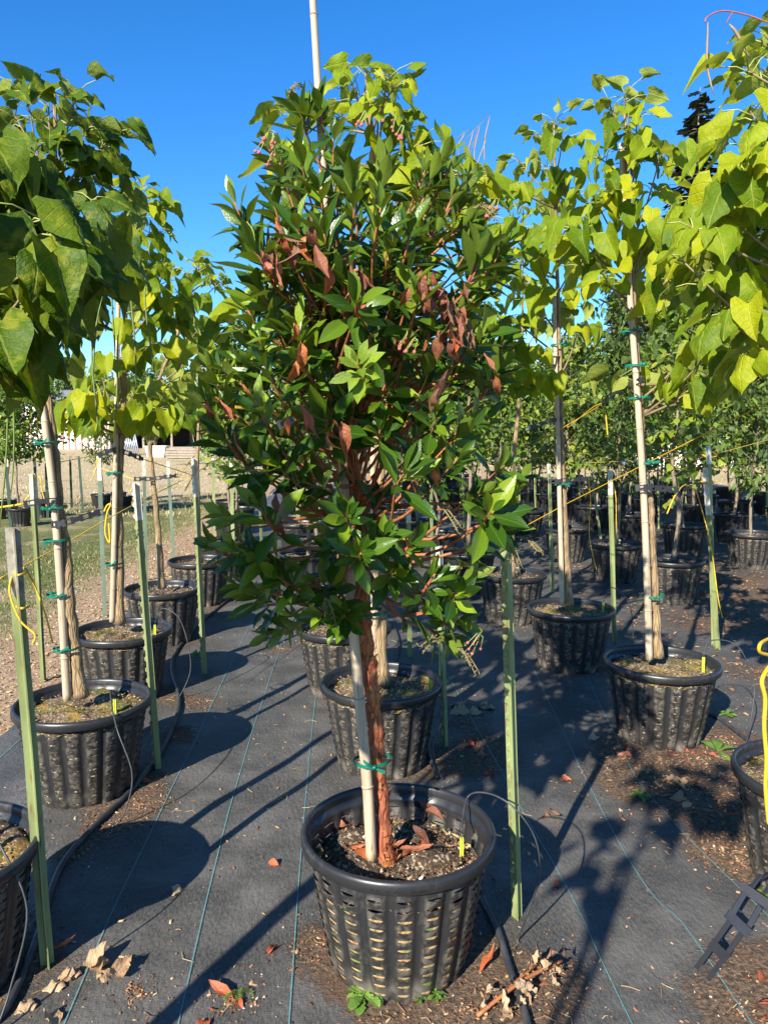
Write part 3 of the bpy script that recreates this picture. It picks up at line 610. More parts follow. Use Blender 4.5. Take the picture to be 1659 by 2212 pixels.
# left row
L1y = PL[1].y
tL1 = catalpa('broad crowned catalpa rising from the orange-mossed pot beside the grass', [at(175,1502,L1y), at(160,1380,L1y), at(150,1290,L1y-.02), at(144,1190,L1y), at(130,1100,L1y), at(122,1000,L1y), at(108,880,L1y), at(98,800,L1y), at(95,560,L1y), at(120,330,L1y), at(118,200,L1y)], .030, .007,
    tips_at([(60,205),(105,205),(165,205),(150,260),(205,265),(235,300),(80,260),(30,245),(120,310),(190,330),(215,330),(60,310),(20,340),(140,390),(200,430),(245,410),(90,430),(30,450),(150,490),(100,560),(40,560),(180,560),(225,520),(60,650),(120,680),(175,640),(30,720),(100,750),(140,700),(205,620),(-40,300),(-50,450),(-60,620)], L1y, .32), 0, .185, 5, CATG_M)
for x, y, L in [(250,560,.42), (288,580,.5), (225,640,.4), (318,600,.42), (265,690,.5), (205,720,.45), (30,780,.6), (15,800,.7)]: pod(tL1, at(x, y, L1y - .15), L, (U(-.08, .03), 0))
L0y = PL[0].y
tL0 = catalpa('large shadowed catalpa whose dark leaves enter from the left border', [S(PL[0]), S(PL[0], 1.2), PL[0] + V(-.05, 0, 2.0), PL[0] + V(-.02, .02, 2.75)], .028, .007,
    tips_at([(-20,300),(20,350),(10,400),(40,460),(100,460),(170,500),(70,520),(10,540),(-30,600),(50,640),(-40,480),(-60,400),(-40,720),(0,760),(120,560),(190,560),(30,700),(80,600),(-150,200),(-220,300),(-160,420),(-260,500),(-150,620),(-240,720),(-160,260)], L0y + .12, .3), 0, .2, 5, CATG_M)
bamboo([at(146,1512,L1y-.03), at(132,1290,L1y-.04), at(118,1100,L1y-.04), at(100,930,L1y-.03), at(83,800,L1y), at(70,620,L1y)], .0185, .015, 'weathered bamboo cane tied in five places to the leaning catalpa',
       [(at(147,1398,L1y), .045, .035), (at(133,1282,L1y), .044, .035), (at(127,1165,L1y), .045, .035), (at(122,1096,L1y), .044, .035), (at(106,957,L1y), .042, .034)])
L2y = PL[2].y
tL2 = catalpa('yellowing catalpa with a straight trunk forking above the black clamp', [at(258,1345,L2y), at(258,1200,L2y), at(257,1060,L2y), at(262,960,L2y), at(268,880,L2y), at(270,700,L2y), at(285,520,L2y), at(290,410,L2y)], .032, .007,
    tips_at([(285,405),(310,420),(325,450),(300,470),(330,500),(260,500),(300,540),(330,570),(290,610),(350,600),(380,650),(365,690),(340,650),(300,690),(330,740),(260,770),(220,810),(195,850),(165,880),(185,900),(240,880),(290,850),(330,860),(365,830),(300,910),(350,880),(225,870)], L2y, .35), 0, .19, 5)
bamboo([at(243,1343,L2y-.03), at(248,1100,L2y-.04), at(252,900,L2y-.03), at(258,650,L2y), at(264,505,L2y)], .0175, .012, 'pale bamboo cane standing against the yellowing straight catalpa',
       [(at(250,1216,L2y), .043, .034), (at(251,1021,L2y), .042, .034)])
L3y = PL[3].y
tL3 = catalpa('slim catalpa with bright lime leaves beyond the yellowing one', [at(350,1270,L3y), at(345,1180,L3y), at(336,1080,L3y), at(325,960,L3y), at(335,850,L3y), at(400,680,L3y), at(425,580,L3y)], .027, .007,
    tips_at([(430,575),(405,590),(450,610),(420,645),(470,615),(400,690),(440,700),(380,735),(430,740),(360,780),(410,800),(340,830),(380,860),(430,840),(350,890),(310,900),(390,900)], L3y, .35), 0, .185, 5)
L4y = PL[4].y
tL4 = catalpa('distant lime-leaved catalpa mostly hidden at the end of the row', [S(PL[4]), S(PL[4], 1.3), PL[4] + V(.05, 0, 2.1), PL[4] + V(.05, 0, 2.5)], .025, .008,
    tips_at([(440,760),(400,770),(480,770),(420,810),(460,830),(390,850),(440,870),(480,860),(410,900),(470,910),(370,800)], L4y, .4), 0, .18, 6)
# centre row behind
tB = catalpa('tall catalpa whose lime top shows above the red-barked tree', [at(825,1475,yB), at(822,1300,yB), at(821,1100,yB), at(820,950,yB), at(815,700,yB), at(812,420,yB), at(798,230,yB), at(790,150,yB)], .034, .006,
    tips_at([(795,165),(760,180),(835,165),(775,200),(850,190),(735,250),(815,250),(875,250),(865,290),(915,300),(840,320),(895,350),(860,390),(820,360),(950,350),(1000,360),(1020,420),(1030,360),(900,430),(960,430),(650,250),(630,320),(610,350),(680,390),(500,640),(480,690),(470,780),(440,760)], yB, .22), 0, .19, 4)
bamboo([at(806,1470,yB), at(806,1300,yB), at(805,1000,yB), at(806,800,yB)], .017, .014, 'bamboo cane behind the red trunk, tied to the straight grey trunk', [(at(815,1322,yB), .05, .038)])
yC = PC.y
tC = catalpa('catalpa with dry bean pods standing behind the tall lime-topped one', [S(PC), S(PC, 1.3), PC + V(.2, 0, 2.0), PC + V(.3, 0, 2.9)], .028, .007,
    tips_at([(960,470),(1030,450),(1000,420),(920,520),(1050,560),(880,600),(640,560),(600,640),(1040,660),(980,640),(560,620),(700,520),(1000,760),(520,760),(940,380),(1060,420)], yC, .4), 0, .19, 5)
for x, y, L in [(1056,250,.28), (1018,280,.2), (1032,272,.22), (1046,300,.2), (1000,285,.12)]: pod(tC, at(x, y, yC), L, (U(-.05, .0), 0), 'pod_dry')
m = MB()
for a, b in [((1056,250),(990,320)), ((1018,280),(985,300)), ((1032,272),(1010,350)), ((1046,300),(990,330)), ((1000,285),(990,320)), ((990,320),(985,420))]: m.tube([at(*a, yC), at((a[0]+b[0])/2+4, (a[1]+b[1])/2-6, yC), at(*b, yC)], .0022, 5)
build(m, 'pod_stalks', MAT['catalpa_twig'], tC)
# right row
R1y = PR1.y
tR1 = catalpa('sunlit catalpa with a crooked tan trunk tied to thick pale bamboo', [at(1420,1418,R1y), at(1414,1300,R1y), at(1406,1150,R1y), at(1403,1080,R1y), at(1390,1035,R1y), at(1384,900,R1y), at(1376,760,R1y), at(1366,600,R1y), at(1356,400,R1y), at(1348,230,R1y)], .027, .006,
    tips_at([(1347,210),(1318,235),(1375,240),(1375,290),(1430,320),(1295,340),(1360,340),(1420,410),(1275,410),(1330,440),(1400,480),(1235,490),(1290,520),(1450,520),(1350,520),(1255,570),(1300,590),(1420,590),(1440,660),(1500,560),(1480,640),(1500,740),(1550,740),(1450,800),(1530,810),(1590,790),(1570,840),(1480,840),(1340,810),(1420,480)], R1y, .32), 0, .185, 5)
bamboo([at(1402,1424,R1y-.03), at(1396,1250,R1y-.04), at(1388,1060,R1y-.04), at(1376,850,R1y-.04), at(1360,620,R1y-.03), at(1348,420,R1y), at(1342,310,R1y)], .0195, .014, 'thick pale bamboo cane bound with green tape to the crooked tan trunk',
       [(at(1408,1285,R1y), .046, .037), (at(1397,999,R1y), .046, .036), (at(1376,860,R1y), .045, .036), (at(1370,790,R1y), .043, .036), (at(1361,717,R1y), .042, .036)])
R2y = PR2.y
tR2 = catalpa('slender catalpa with curled lime leaves on a straight brown trunk', [at(1228,1305,R2y), at(1222,1200,R2y), at(1216,1050,R2y), at(1211,900,R2y), at(1207,720,R2y), at(1200,480,R2y), at(1196,270,R2y)], .030, .006,
    tips_at([(1196,262),(1165,290),(1215,300),(1120,345),(1180,360),(1225,370),(1095,400),(1150,420),(1200,430),(1085,470),(1130,490),(1240,470),(1090,540),(1160,540),(1210,540),(1250,560),(1110,600),(1150,640),(1200,620),(1240,650),(1100,680),(1180,690),(1080,740),(1140,750),(1250,700),(1105,800),(1145,810)], R2y, .38), 0, .19, 5)
bamboo([at(1214,1305,R2y-.03), at(1208,1100,R2y-.04), at(1202,860,R2y-.04), at(1198,640,R2y)], .0175, .014, 'brown weathered cane alongside the straight trunk in the dusty pot', [(at(1214,1045,R2y), .046, .037), (at(1206,745,R2y), .042, .036)])
R0y = PR0.y
tR0 = catalpa('pale lime catalpa with long drooping leaves entering from the right border', [S(PR0), S(PR0, 1.2), PR0 + V(0, 0, 1.9), PR0 + V(-.1, 0, 3.0)], .03, .007,
    tips_at([(1640,90),(1610,150),(1650,150),(1620,240),(1655,230),(1590,310),(1635,330),(1570,370),(1560,400),(1500,440),(1550,450),(1600,450),(1650,400),(1490,490),(1560,530),(1630,520),(1470,560),(1510,600),(1580,610),(1640,620),(1560,680),(1620,690),(1650,740),(1600,770),(1720,100),(1750,250),(1800,400),(1720,500),(1780,600),(1720,700),(1850,300)], R0y + .1, .28), 0, .175, 5)
pod(tR0, at(1522, 48, R0y + .1), .24, (.045, 0), 'pod_dry'); pod(tR0, at(1568, 52, R0y + .1), .11, (.1, 0), 'pod_dry', .006)
m = MB(); m.tube(spline([at(1522,48,R0y+.1), at(1526,38,R0y+.1), at(1548,26,R0y+.1), at(1580,25,R0y+.1), at(1640,42,R0y+.1), at(1680,70,R0y+.1), at(1720,180,R0y+.1)], 5), .0026, 6); m.tube([at(1582,26,R0y+.1), at(1572,42,R0y+.1), at(1568,52,R0y+.1)], .002, 5)
build(m, 'fruit_stalk', MAT['twig_red'], tR0)
yR3 = PR3.y
tR3 = catalpa('catalpa behind the slender curled-leaf one, in the shaded pot', [S(PR3), S(PR3, 1.4), PR3 + V(.05, 0, 2.1), PR3 + V(.05, 0, 2.9)], .028, .007,
    tips_at([(1100,480),(1130,560),(1080,600),(1150,620),(1060,700),(1120,740),(1170,700),(1090,800),(1150,820),(1130,430)], yR3, .4), 0, .19, 5)
# the row goes on behind the photographer: these two trees throw the dappled shade on the cloth
for k, (x, y, z) in enumerate([(-1.34, .68, 2.7), (-1.05, -.85, 2.95)]):
    b = V(x, y, 0); pot(b, ['black pot at the near end of the left row', 'black pot nearest the start of the left row'][k], soil='m'); tt = []
    for i in range((27, 9)[k]):
        h = U((.66, .70)[k], 1); a = U(0, 6.28); r = .42*sqrt(U(.1, 1))*(1.25-h*.6); tt.append(b + V(r*cos(a) + (.2, 0)[k], r*sin(a), z*h))
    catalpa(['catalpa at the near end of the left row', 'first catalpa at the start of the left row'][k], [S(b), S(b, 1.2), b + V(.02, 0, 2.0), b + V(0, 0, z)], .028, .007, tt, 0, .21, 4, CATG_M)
    bamboo([b + V(-.06, -.04, .37), b + V(-.05, -.03, 1.5), b + V(-.04, -.03, 2.4)], .018, .014, ['bamboo cane at the near end of the left row', 'first bamboo cane at the start of the left row'][k])
# ---------------------------------------------------------------- the red-barked tree in front
TR = [at(830,1858,yA), at(826,1780,yA), at(819,1680,yA), at(811,1580,yA), at(802,1480,yA), at(793,1400,yA), at(786,1320,yA), at(776,1200,yA+.01), at(768,1080,yA+.02), at(757,940,yA+.02), at(748,820,yA+.02), at(742,700,yA+.03), at(730,560,yA+.03), at(715,420,yA+.03), at(700,300,yA+.03)]
tA = thing('strawberry_tree', 'glossy evergreen tree with peeling red bark and pink berries', 'tree', TR[0])
T, _ = taper(TR, 1, 1, 8); rr = [float(np.interp(k/(len(T)-1), [0, .03, .1, .35, .6, 1], [.039, .030, .025, .0215, .018, .006])) for k in range(len(T))]
for k in range(len(T)): T[k] = T[k] + V(sin(k*1.1)*.12, cos(k*1.6)*.12, 0)*rr[k]
m = MB(); m.tube(T, [r*(1 + .07*sin(k*1.9)) for k, r in enumerate(rr)], 16); trunkA = build(m, 'trunk', MAT['bark_red'], tA)
m = MB()                                                # loose curls of bark
for _ in range(420):
    k = int(rnd.random()**1.3*len(T)*.62); a = U(0, 6.28); c = T[k].lerp(T[k+1], rnd.random()); r = rr[k]
    o_ = V(cos(a), sin(a), 0); s_ = V(-sin(a), cos(a), 0); w_, h_ = U(.003, .008), U(.008, .028); l_ = U(.001, .007); p = c + o_*(r*.98)
    m.add([p-s_*w_, p+s_*w_, p+s_*w_*.8+o_*l_+V(0,0,h_*.6), p-s_*w_*.8+o_*l_+V(0,0,h_*.6), p+s_*w_*.3+o_*(l_*2.1)+V(0,0,h_), p-s_*w_*.5+o_*(l_*1.9)+V(0,0,h_)], [(0,1,2,3),(3,2,4,5)], tint=U(.01, 1))
MAT['flake'] = leaf_mat('bark_flake', [(0, (.2, .05, .028)), (.6, (.38, .12, .05)), (1, (.5, .26, .1))], (.5, .24, .1), .6, .12)
kind(build(m, 'bark_flakes', MAT['flake'], tA, False), 'stuff')
bamboo([at(803,1858,yA-.035), at(793,1700,yA-.05), at(778,1550,yA-.05), at(763,1380,yA-.05), at(748,1150,yA-.05), at(738,960,yA-.04), at(722,720,yA-.03), at(705,440,yA-.02), at(690,200,yA), at(677,0,yA), at(674,-60,yA)], .0178, .0095, 'tall pale bamboo cane tied to the red peeling trunk',
       [(at(804,1636,yA-.02), .044, .04), (at(786,1320,yA-.02), .042, .04)])
# rosettes of leaves: picture position, tilt to the side, how far forward
ROS = [(650,240),(690,225),(600,335),(583,310),(650,335),(690,405),(738,355),(720,300),(760,400),(530,490),(505,430),(590,430),(640,475),(700,505),(770,470),(822,450),(850,520),(890,485),(920,555),(950,490),
 (985,410),(1010,475),(940,370),(975,360),(1062,570),(1085,520),(1040,545),(880,595),(800,595),(740,605),(660,595),(600,605),(560,625),(535,665),(590,690),(560,730),(640,705),(700,665),(770,655),(850,665),
 (880,725),(930,705),(1000,655),(1045,720),(1075,800),(1000,800),(930,790),(772,785),(700,830),(640,780),(570,790),(500,800),(455,795),(440,870),(500,885),(560,880),(620,925),(700,905),(760,870),(860,850),
 (940,885),(1005,930),(1050,900),(990,990),(1090,1005),(1125,1030),(1060,1105),(1085,1145),(1040,1065),(950,1000),(880,1015),(830,1065),(750,1110),(720,1180),(655,1040),(600,1005),(560,985),(515,1025),(560,1095),(480,1110),
 (450,1175),(505,1190),(560,1205),(600,1245),(660,1260),(720,1255),(780,1195),(830,1155),(890,1175),(940,1240),(985,1285),(1010,1250),(950,1315),(1000,1345),(550,1290),(600,1335),(515,1265),(690,1325),(740,1330),(970,1385),(580,1370),(640,1300),
 (1100,1090),(1030,1180),(910,930),(480,940),(800,720),(820,930),(1040,620),(620,520),(550,540),(900,640),(670,760),(1090,740),(850,1240)]
FACE = {(772,785), (750,1110), (1060,1105), (770,655), (985,1285)}
YOUNG = {(772,785), (590,690), (500,800), (480,1110)}
def crown_r(y): return float(np.interp(y, [180, 300, 420, 520, 800, 1000, 1180, 1300, 1400], [.1, .26, .42, .48, .52, .52, .52, .44, .3]))
def axis_x(y): return float(np.interp(y, [200, 500, 900, 1300], [690, 770, 780, 780]))
SHOTS = []
for (x, y) in ROS:
    R = crown_r(y); p0 = at(x, y, yA); dx = p0.x - at(axis_x(y), y, yA).x; dep = sqrt(max(0, R*R - dx*dx)); f = U(.25, 1.0) if (x, y) not in FACE else 1.0
    p = at(x, y, yA - dep*f); SHOTS.append((p, dx, -dep*f, y, (x, y) in FACE, (x, y) in YOUNG))
for (x, y) in [(x + U(-26, 26), y + U(-26, 26)) for (x, y) in rnd.sample([q for q in ROS[12:] if q[1] < 880], 44)]:  # shoots set deeper in
    R = crown_r(y); p0 = at(x, y, yA); dx = p0.x - at(axis_x(y), y, yA).x; dep = sqrt(max(0, R*R - dx*dx)); f = U(-.1, .6); SHOTS.append((at(x, y, yA - dep*f), dx, -dep*f - .02, y, False, False))
for _ in range(46):                                     # the far side of the crown
    y = U(320, 900) if rnd.random() < .9 else U(900, 1200); R = crown_r(y)*U(.45, .85); a = U(.15, .85)*pi; dx, dep = R*cos(a), R*sin(a); c = at(axis_x(y), y, yA); p = V(c.x + dx, yA + dep, c.z); SHOTS.append((p, dx, dep, y, False, False))
leaves = []; AXZ = [q.z for q in T]
for (p, dx, dy, y, face, young) in SHOTS:
    out = V(dx, dy, 0); out = out.normalized() if out.length > .04 else V(0, -1, 0); up = float(np.interp(y, [200, 600, 1000, 1300, 1400], [1.7, 1.1, .6, .25, -.35]))
    ax = (out*U(.5, 1.0) + V(0, 0, up*U(.8, 1.2)) + rdir(.22)).normalized()
    if face: ax = V(U(-.15, .15), -1, .45).normalized()
    n = rnd.randint(10, 14); L = U(.06, .12); sz = U(.084, .125); b = p - ax*L
    zb = max(T[0].z + U(.9, 1.15), b.z - U(.05, .38)); k = min(range(len(T)), key=lambda i: abs(T[i].z - zb)); s = T[k]
    m = MB(); mid = s.lerp(b, .55) + V(0, 0, -.03) + rdir(.035); Q = spline([s, mid, b, p], 4)
    m.tube(Q, [max(.0022, .007*(1-i/len(Q))) for i in range(len(Q))], 6, mi=0)
    if rnd.random() < .55: m.tube([b, b.lerp(p, .5), p], [.0042, .0038, .0022], 6, mi=1)
    build(m, 'branch', [MAT['twig_brown'], MAT['twig_red']], tA)
    e1 = ax.orthogonal().normalized(); e2 = ax.cross(e1); a0 = U(0, 6.28)
    for i in range(n):
        f = i/(n-1); a = a0 + i*2.4 + U(-.25, .25); rad = e1*cos(a) + e2*sin(a); el = radians(82 - 62*f + U(-10, 10)) if face else radians(72 - 55*f + U(-10, 10))
        d = ax*cos(el) + rad*sin(el); d.z -= U(0, .35)*(1-f)*(.5 if y < 600 else 1.0); q = b + ax*(L*f) + rad*.004
        nr = (ax*sin(el) - rad*cos(el)) + rdir(.22); leaves.append((frame(q, d, nr, sz*U(.6, 1.15)*(1 - .3*f**3)), young or (f > .85 and rnd.random() < .25), (q - CAM).length + (1.0 if dy > 0 else 0)))
leaves.sort(key=lambda q: q[2]); TI = Matrix.Translation(-tA.location)
for M, yg, _ in leaves[:300]: link('leaf', (ARBY_M if yg else ARB_M)[rnd.randrange(5)], tA, TI @ M)
mf, my = MB(), MB()
for M, yg, _ in leaves[300:]: put_leaf(ARB_G[rnd.randrange(5)], M, my if yg else mf, U(.01, .99))
kind(build(mf, 'inner_foliage', MAT['arbutus'], tA), 'stuff'); kind(build(my, 'young_foliage', MAT['arbutus_young'], tA), 'stuff')
for (x, y, n) in [(590,545,10), (605,480,6), (670,510,4), (905,600,9), (935,620,8), (975,690,14), (950,660,8), (640,500,5), (760,600,6), (1000,640,5), (740,610,4), (785,690,3), (655,750,3), (700,930,5), (660,880,3), (730,930,3), (470,880,3), (600,1080,3), (905,1010,2), (950,810,2), (1045,760,2)]:
    for _ in range(n):
        p = at(x + rnd.gauss(0, 15), y + rnd.gauss(0, 22), yA - U(.3, .48)); M = frame(p, V(U(-.35, .35), U(-.4, .2), -1), rdir() + V(0, -1, 0), U(.045, .085)); q = link('dead_leaf', (DEADR_M if rnd.random() < .4 else DEAD_M)[rnd.randrange(4)], tA, TI @ M)
m = MB(); r_, n_ = 1.0, 8; m.lathe([(0.001, -1), (.5, -.86), (.87, -.5), (1, 0), (.87, .5), (.5, .86), (.001, 1)], 10); BER = m.mesh('berry', MAT['berry'])
for (x, y, n, sp, Y) in [(572,312,12,22,-.3), (580,345,6,12,-.28), (835,272,4,14,-.2), (855,300,6,14,-.25), (778,268,3,8,-.25), (885,760,4,14,-.45), (870,745,3,10,-.45), (1025,1400,6,20,-.35), (470,1225,2,8,-.3), (1060,460,4,14,-.25)]:
    top = at(x + 10, y - 30, yA + Y); m = MB()
    for _ in range(n):
        p = at(x + U(-sp, sp), y + U(-sp, sp)*1.1, yA + Y + U(-.03, .03)); m.tube([top, top.lerp(p, .5) + V(.008, 0, .012), p], .0011, 4); link('berry', BER, tA, TI @ Matrix.Translation(p) @ Matrix.Scale(U(.0032, .0058), 4))
    build(m, 'berry_stalks', MAT['petiole'], tA)
MAT['seedhead'] = plain('dry_flower_stalk', (.2, .16, .06), .7, .3, .6, 60)
for (x, y, dx, dy) in [(655,190,-25,15), (1020,450,50,10), (930,1080,60,70), (985,1400,40,45), (960,1385,-60,20), (700,1290,15,60), (1110,1160,60,30), (620,1000,10,50), (1100,1180,10,50)]:
    m = MB()
    for _ in range(4):
        a = at(x, y, yA - .3); b_ = at(x + dx + U(-18, 18), y + dy + U(-18, 18), yA - .34); Q = spline([a, a.lerp(b_, .5) + V(0, 0, .015), b_], 5); m.tube(Q, .0013, 4)
        for q in Q[3:]:
            for _ in range(1): m.tube([q, q + rdir(.01)], [.0009, .0015], 4)
    build(m, 'flower_stalk', MAT['seedhead'], tA)
# ---------------------------------------------------------------- steel posts
def P_(tx, ty, bx, by, label, white=.12, mat='post', yaw=0.0, studs=False, group=None, w=.036, z=0.0, tip='white_paint'):
    b = gnd(bx, by, z); t = at(tx, ty, b.y); return tpost(t, b, label, white, mat, yaw, studs, group, w, tip)
P_(28, 1140, 104, 2085, 'rusty green steel post topped dull white with twine wrapped twice', .2, 'post', radians(212), False, w=.04, tip='tip_dull')
P_(1086, 1110, 1113, 1985, 'studded green post standing between the low-soil pot and its wire hoop', 0, 'post', radians(-62), True)
P_(70, 1023, 95, 1466, 'cream-tipped green post behind the orange-mossed pot', .2, 'post', radians(210))
P_(290, 1043, 337, 1661, 'faded green post with rubbed grey tip beside the black ground pipe', .18, 'post', radians(-60), True)
P_(214, 985, 227, 1329, 'grey-green post with long white tip beside the yellowing catalpa', .22, 'post_grey', radians(20))
P_(311, 990, 317, 1251, 'white-tipped grey post behind the bare thin trunk', .2, 'post_grey', radians(25))
P_(363, 996, 378, 1235, 'white-tipped grey post right of the bare thin trunk', .18, 'post_grey', radians(15))
P_(417, 990, 439, 1456, 'green post with white and yellow-tied tip beside the red-barked tree', .26, 'post', radians(-55), True)
P_(945, 1180, 958, 1612, 'green post just behind the shaded mossy-topped pot', .1, 'post', radians(-60), True)
P_(882, 1100, 885, 1420, 'slim green post behind the straight grey trunk', .1, 'post', radians(30))
P_(1531, 963, 1543, 1395, 'taller of the twin green posts with flaking white tip', .14, 'post', radians(30))
P_(1521, 1010, 1549, 1402, 'shorter of the twin green posts with long cream tip', .36, 'post', radians(205), True)
P_(1316, 1013, 1326, 1390, 'green post with cream tip where the yellow tail hangs', .2, 'post', radians(210))
P_(1186, 1002, 1194, 1280, 'green post beside the straight brown trunk', .1, 'post', radians(35))
for i, (tx, ty, bx, by) in enumerate([(1272,985,1297,1167), (1656,963,1656,1135), (1421,1001,1424,1143), (1250,990,1254,1120), (1590,985,1594,1120), (1480,985,1482,1100), (1370,985,1372,1110), (1155,990,1158,1130), (1120,990,1122,1110), (1070,990,1074,1180), (1000,1000,1004,1170), (640,990,644,1180), (560,1000,566,1200), (500,1000,505,1240), (690,1000,693,1150), (460,990,466,1180), (930,990,934,1240)]):
    P_(tx, ty, bx, by, 'thin green steel post among the young trees of the beds', .1, 'post', U(0, 1), group='posts among the beds', w=.04)
for i, (tx, ty, bx, by) in enumerate([(171,985,180,1101), (14,991,24,1138), (75,991,84,1125), (152,985,156,1095), (100,992,104,1118)]):
    P_(tx, ty, bx, by, 'dark green steel post out on the grass by the small pots', .14 if i else 0, 'post_dark', U(0, 1), group='posts out on the grass', z=-.02, w=.05)
# ---------------------------------------------------------------- straps and twine
strap([at(52,1090,L1y-.12), at(90,1083,L1y-.09), at(128,1082,L1y-.05), at(136,1080,L1y+.02)], 'upper black chain strap reaching left from the leaning catalpa', .032)
strap([at(112,1132,L1y-.05), at(130,1132,L1y-.09), at(165,1122,L1y-.07), at(220,1106,L1y), at(226,1105,L1y)], 'lower black chain strap reaching right from the leaning catalpa', .032)
strap([at(212,985,L2y-.1), at(232,975,L2y-.08), at(252,972,L2y-.05), at(265,970,L2y+.02)], 'black chain strap with silver glare at the fork of the yellowing catalpa', .036)
strap([at(265,975,L2y), at(285,982,L2y), at(310,992,L2y+.1)], 'black chain strap running from the fork towards the white-tipped post', .034)
strap([at(290,1035,L3y-.1), at(330,1034,L3y-.06), at(360,1030,L3y-.05), at(388,1027,L3y)], 'black chain strap around the bare thin trunk', .034)
strap([at(1300,872,R1y+.5), at(1330,845,R1y+.3), at(1375,825,R1y-.06), at(1392,818,R1y-.02)], 'upper black chain strap sloping up to the crooked tan trunk', .036)
strap([at(1372,1054,R1y-.07), at(1400,1054,R1y-.08), at(1440,1057,R1y), at(1466,1058,R1y+.05)], 'level black chain strap from the crooked tan trunk to the twin posts', .036)
strap([at(1185,1040,R2y-.08), at(1215,1038,R2y-.08), at(1245,1036,R2y), at(1280,1033,R2y+.1)], 'black chain strap around the straight brown trunk', .034)
strap([at(1130,930,R2y), at(1170,915,R2y-.05), at(1208,905,R2y-.05), at(1216,903,R2y)], 'upper black chain strap on the straight brown trunk with yellow knot', .036)
strap([at(850,1075,yB+.1), at(880,1085,yB), at(930,1090,yB+.1)], 'black chain strap behind the low branch of the red-barked tree', .03)
strap([at(600,920,yA-.45), at(635,905,yA-.44)], 'short black strap end knotted in yellow twine among the leaves', .022)
s0 = PR0 + V(-.3, -.28, 0)
strap([V(1.56, 2.78, 1.05), V(1.53, 2.62, .72), V(1.47, 2.42, .42), at(1655,1895,2.2), at(1600,1985,2.13), at(1530,2085,2.08), at(1515,2105,2.07)], 'long black chain strap dangling from above beside the gritty pot', .085, nrm=(.8, .3, .5), gauge=2.6, ladder=True)
tw = lambda pts, label, **k: twine([at(x, y, Y) for x, y, Y in pts], label, **k)
tw([(1659,868,3.3), (1220,1090,5.3)], 'taut yellow twine crossing in front of the crooked tan trunk', r=.003)
tw([(1220,1090,5.3), (1110,1150,5.9)], 'end of taut yellow twine passing the straight brown trunk', r=.003)
tw([(1300,872,R1y+.5), (1265,895,R1y+.8), (1150,962,R1y+1.4)], 'double yellow twine running from the sloping strap', r=.003)
tw([(1300,872,R1y+.5), (1280,880,R1y+.6), (1225,925,R1y+.9)], 'loose yellow twine under the double one', r=.0026)
tw([(1302,880,R1y+.5), (1308,900,R1y+.5), (1312,940,R1y+.5)], 'short yellow tail hanging from the sloping strap knot', r=.004)
tw([(1659,950,7), (1530,985,5.85)], 'yellow twine leading right from the twin posts', r=.003)
tw([(1530,985,5.85), (1400,993,8), (1270,1000,8)], 'yellow twine leading left from the twin posts', r=.003)
tw([(1512,978,5.9), (1524,972,5.82), (1536,976,5.82), (1548,984,5.9), (1530,988,5.82), (1516,982,5.85)], 'knotted yellow twine on the taller twin post', r=.005)
tw([(1512,1040,5.7), (1530,1043,5.66), (1548,1040,5.7)], 'yellow loop around the shorter twin post', r=.005)
tw([(1466,1058,R1y+.05), (1480,1048,R1y+.4), (1500,1060,R1y+1.0), (1512,1090,5.6), (1535,1180,5.6), (1550,1290,5.6), (1560,1335,5.6)], 'long yellow twine tail dangling beside the twin posts', r=.004)
tw([(1466,1058,R1y+.05), (1455,1075,R1y+.05), (1440,1110,R1y+.05)], 'short yellow tail at the end of the level strap', r=.004)
tw([(1270,1030,7), (1275,1080,7), (1272,1150,7), (1280,1200,7), (1288,1230,7)], 'curly yellow tail hanging beside the cream-tipped post', r=.004)
tw([(1272,1040,7), (1258,1050,7), (1262,1072,7), (1275,1060,7)], 'small yellow loop among the young trees', r=.004)
tw([(1320,1035,5.9), (1330,1080,5.9), (1328,1200,5.9), (1322,1290,5.9)], 'thin yellow tail along the cream-tipped post', r=.003)
tw([(1100,1000,9), (1300,962,11)], 'far yellow twine among the maple crowns', r=.005)
tw([(0,1096,L1y-.1), (30,1092,L1y-.1), (52,1088,L1y-.1)], 'twisted yellow twine pulling the upper strap from the left border', r=.005)
tw([(50,1090,L1y-.1), (60,1075,L1y-.1), (66,1070,L1y-.1)], 'short yellow tail at the upper strap', r=.004)
tw([(0,1250,3.4), (140,1175,3.9), (262,1105,4.4), (417,1025,5.6), (520,960,3.2), (615,905,1.97)], 'long yellow twine running from the trees to the red-barked crown', r=.0028)
tw([(226,1105,L1y), (232,1092,L1y), (240,1090,L1y), (232,1110,L1y), (228,1150,L1y), (238,1172,L1y), (236,1130,L1y)], 'yellow knot and loop at the end of the lower strap', r=.004)
tw([(120,1000,5.2), (214,982,6.3)], 'short yellow twine joining trunk and grey-green post', r=.003)
tw([(208,1000,6.3), (212,990,6.3), (206,1020,6.3), (196,1040,6.3)], 'yellow tail tied to the grey-green post', r=.004)
tw([(214,1010,6.3), (290,1035,L3y-.1)], 'yellow twine from the grey-green post to the thin trunk strap', r=.0035)
tw([(388,1027,L3y), (420,985,5.7)], 'yellow twine from the thin trunk strap to the green post', r=.0035)
tw([(310,992,L2y+.1), (412,1025,5.7)], 'yellow twine slanting down to the green post', r=.0032)
tw([(408,1000,5.62), (418,1004,5.6), (428,998,5.62), (416,1030,5.6), (400,1060,5.6)], 'yellow twine knotted on the white and yellow-tied post', r=.005)
tw([(24,1232,2.24), (40,1242,2.2), (60,1234,2.24), (50,1226,2.27)], 'upper yellow loop around the dull white post', r=.004)
tw([(30,1308,2.24), (48,1314,2.2), (64,1310,2.24)], 'lower yellow loop around the dull white post', r=.004)
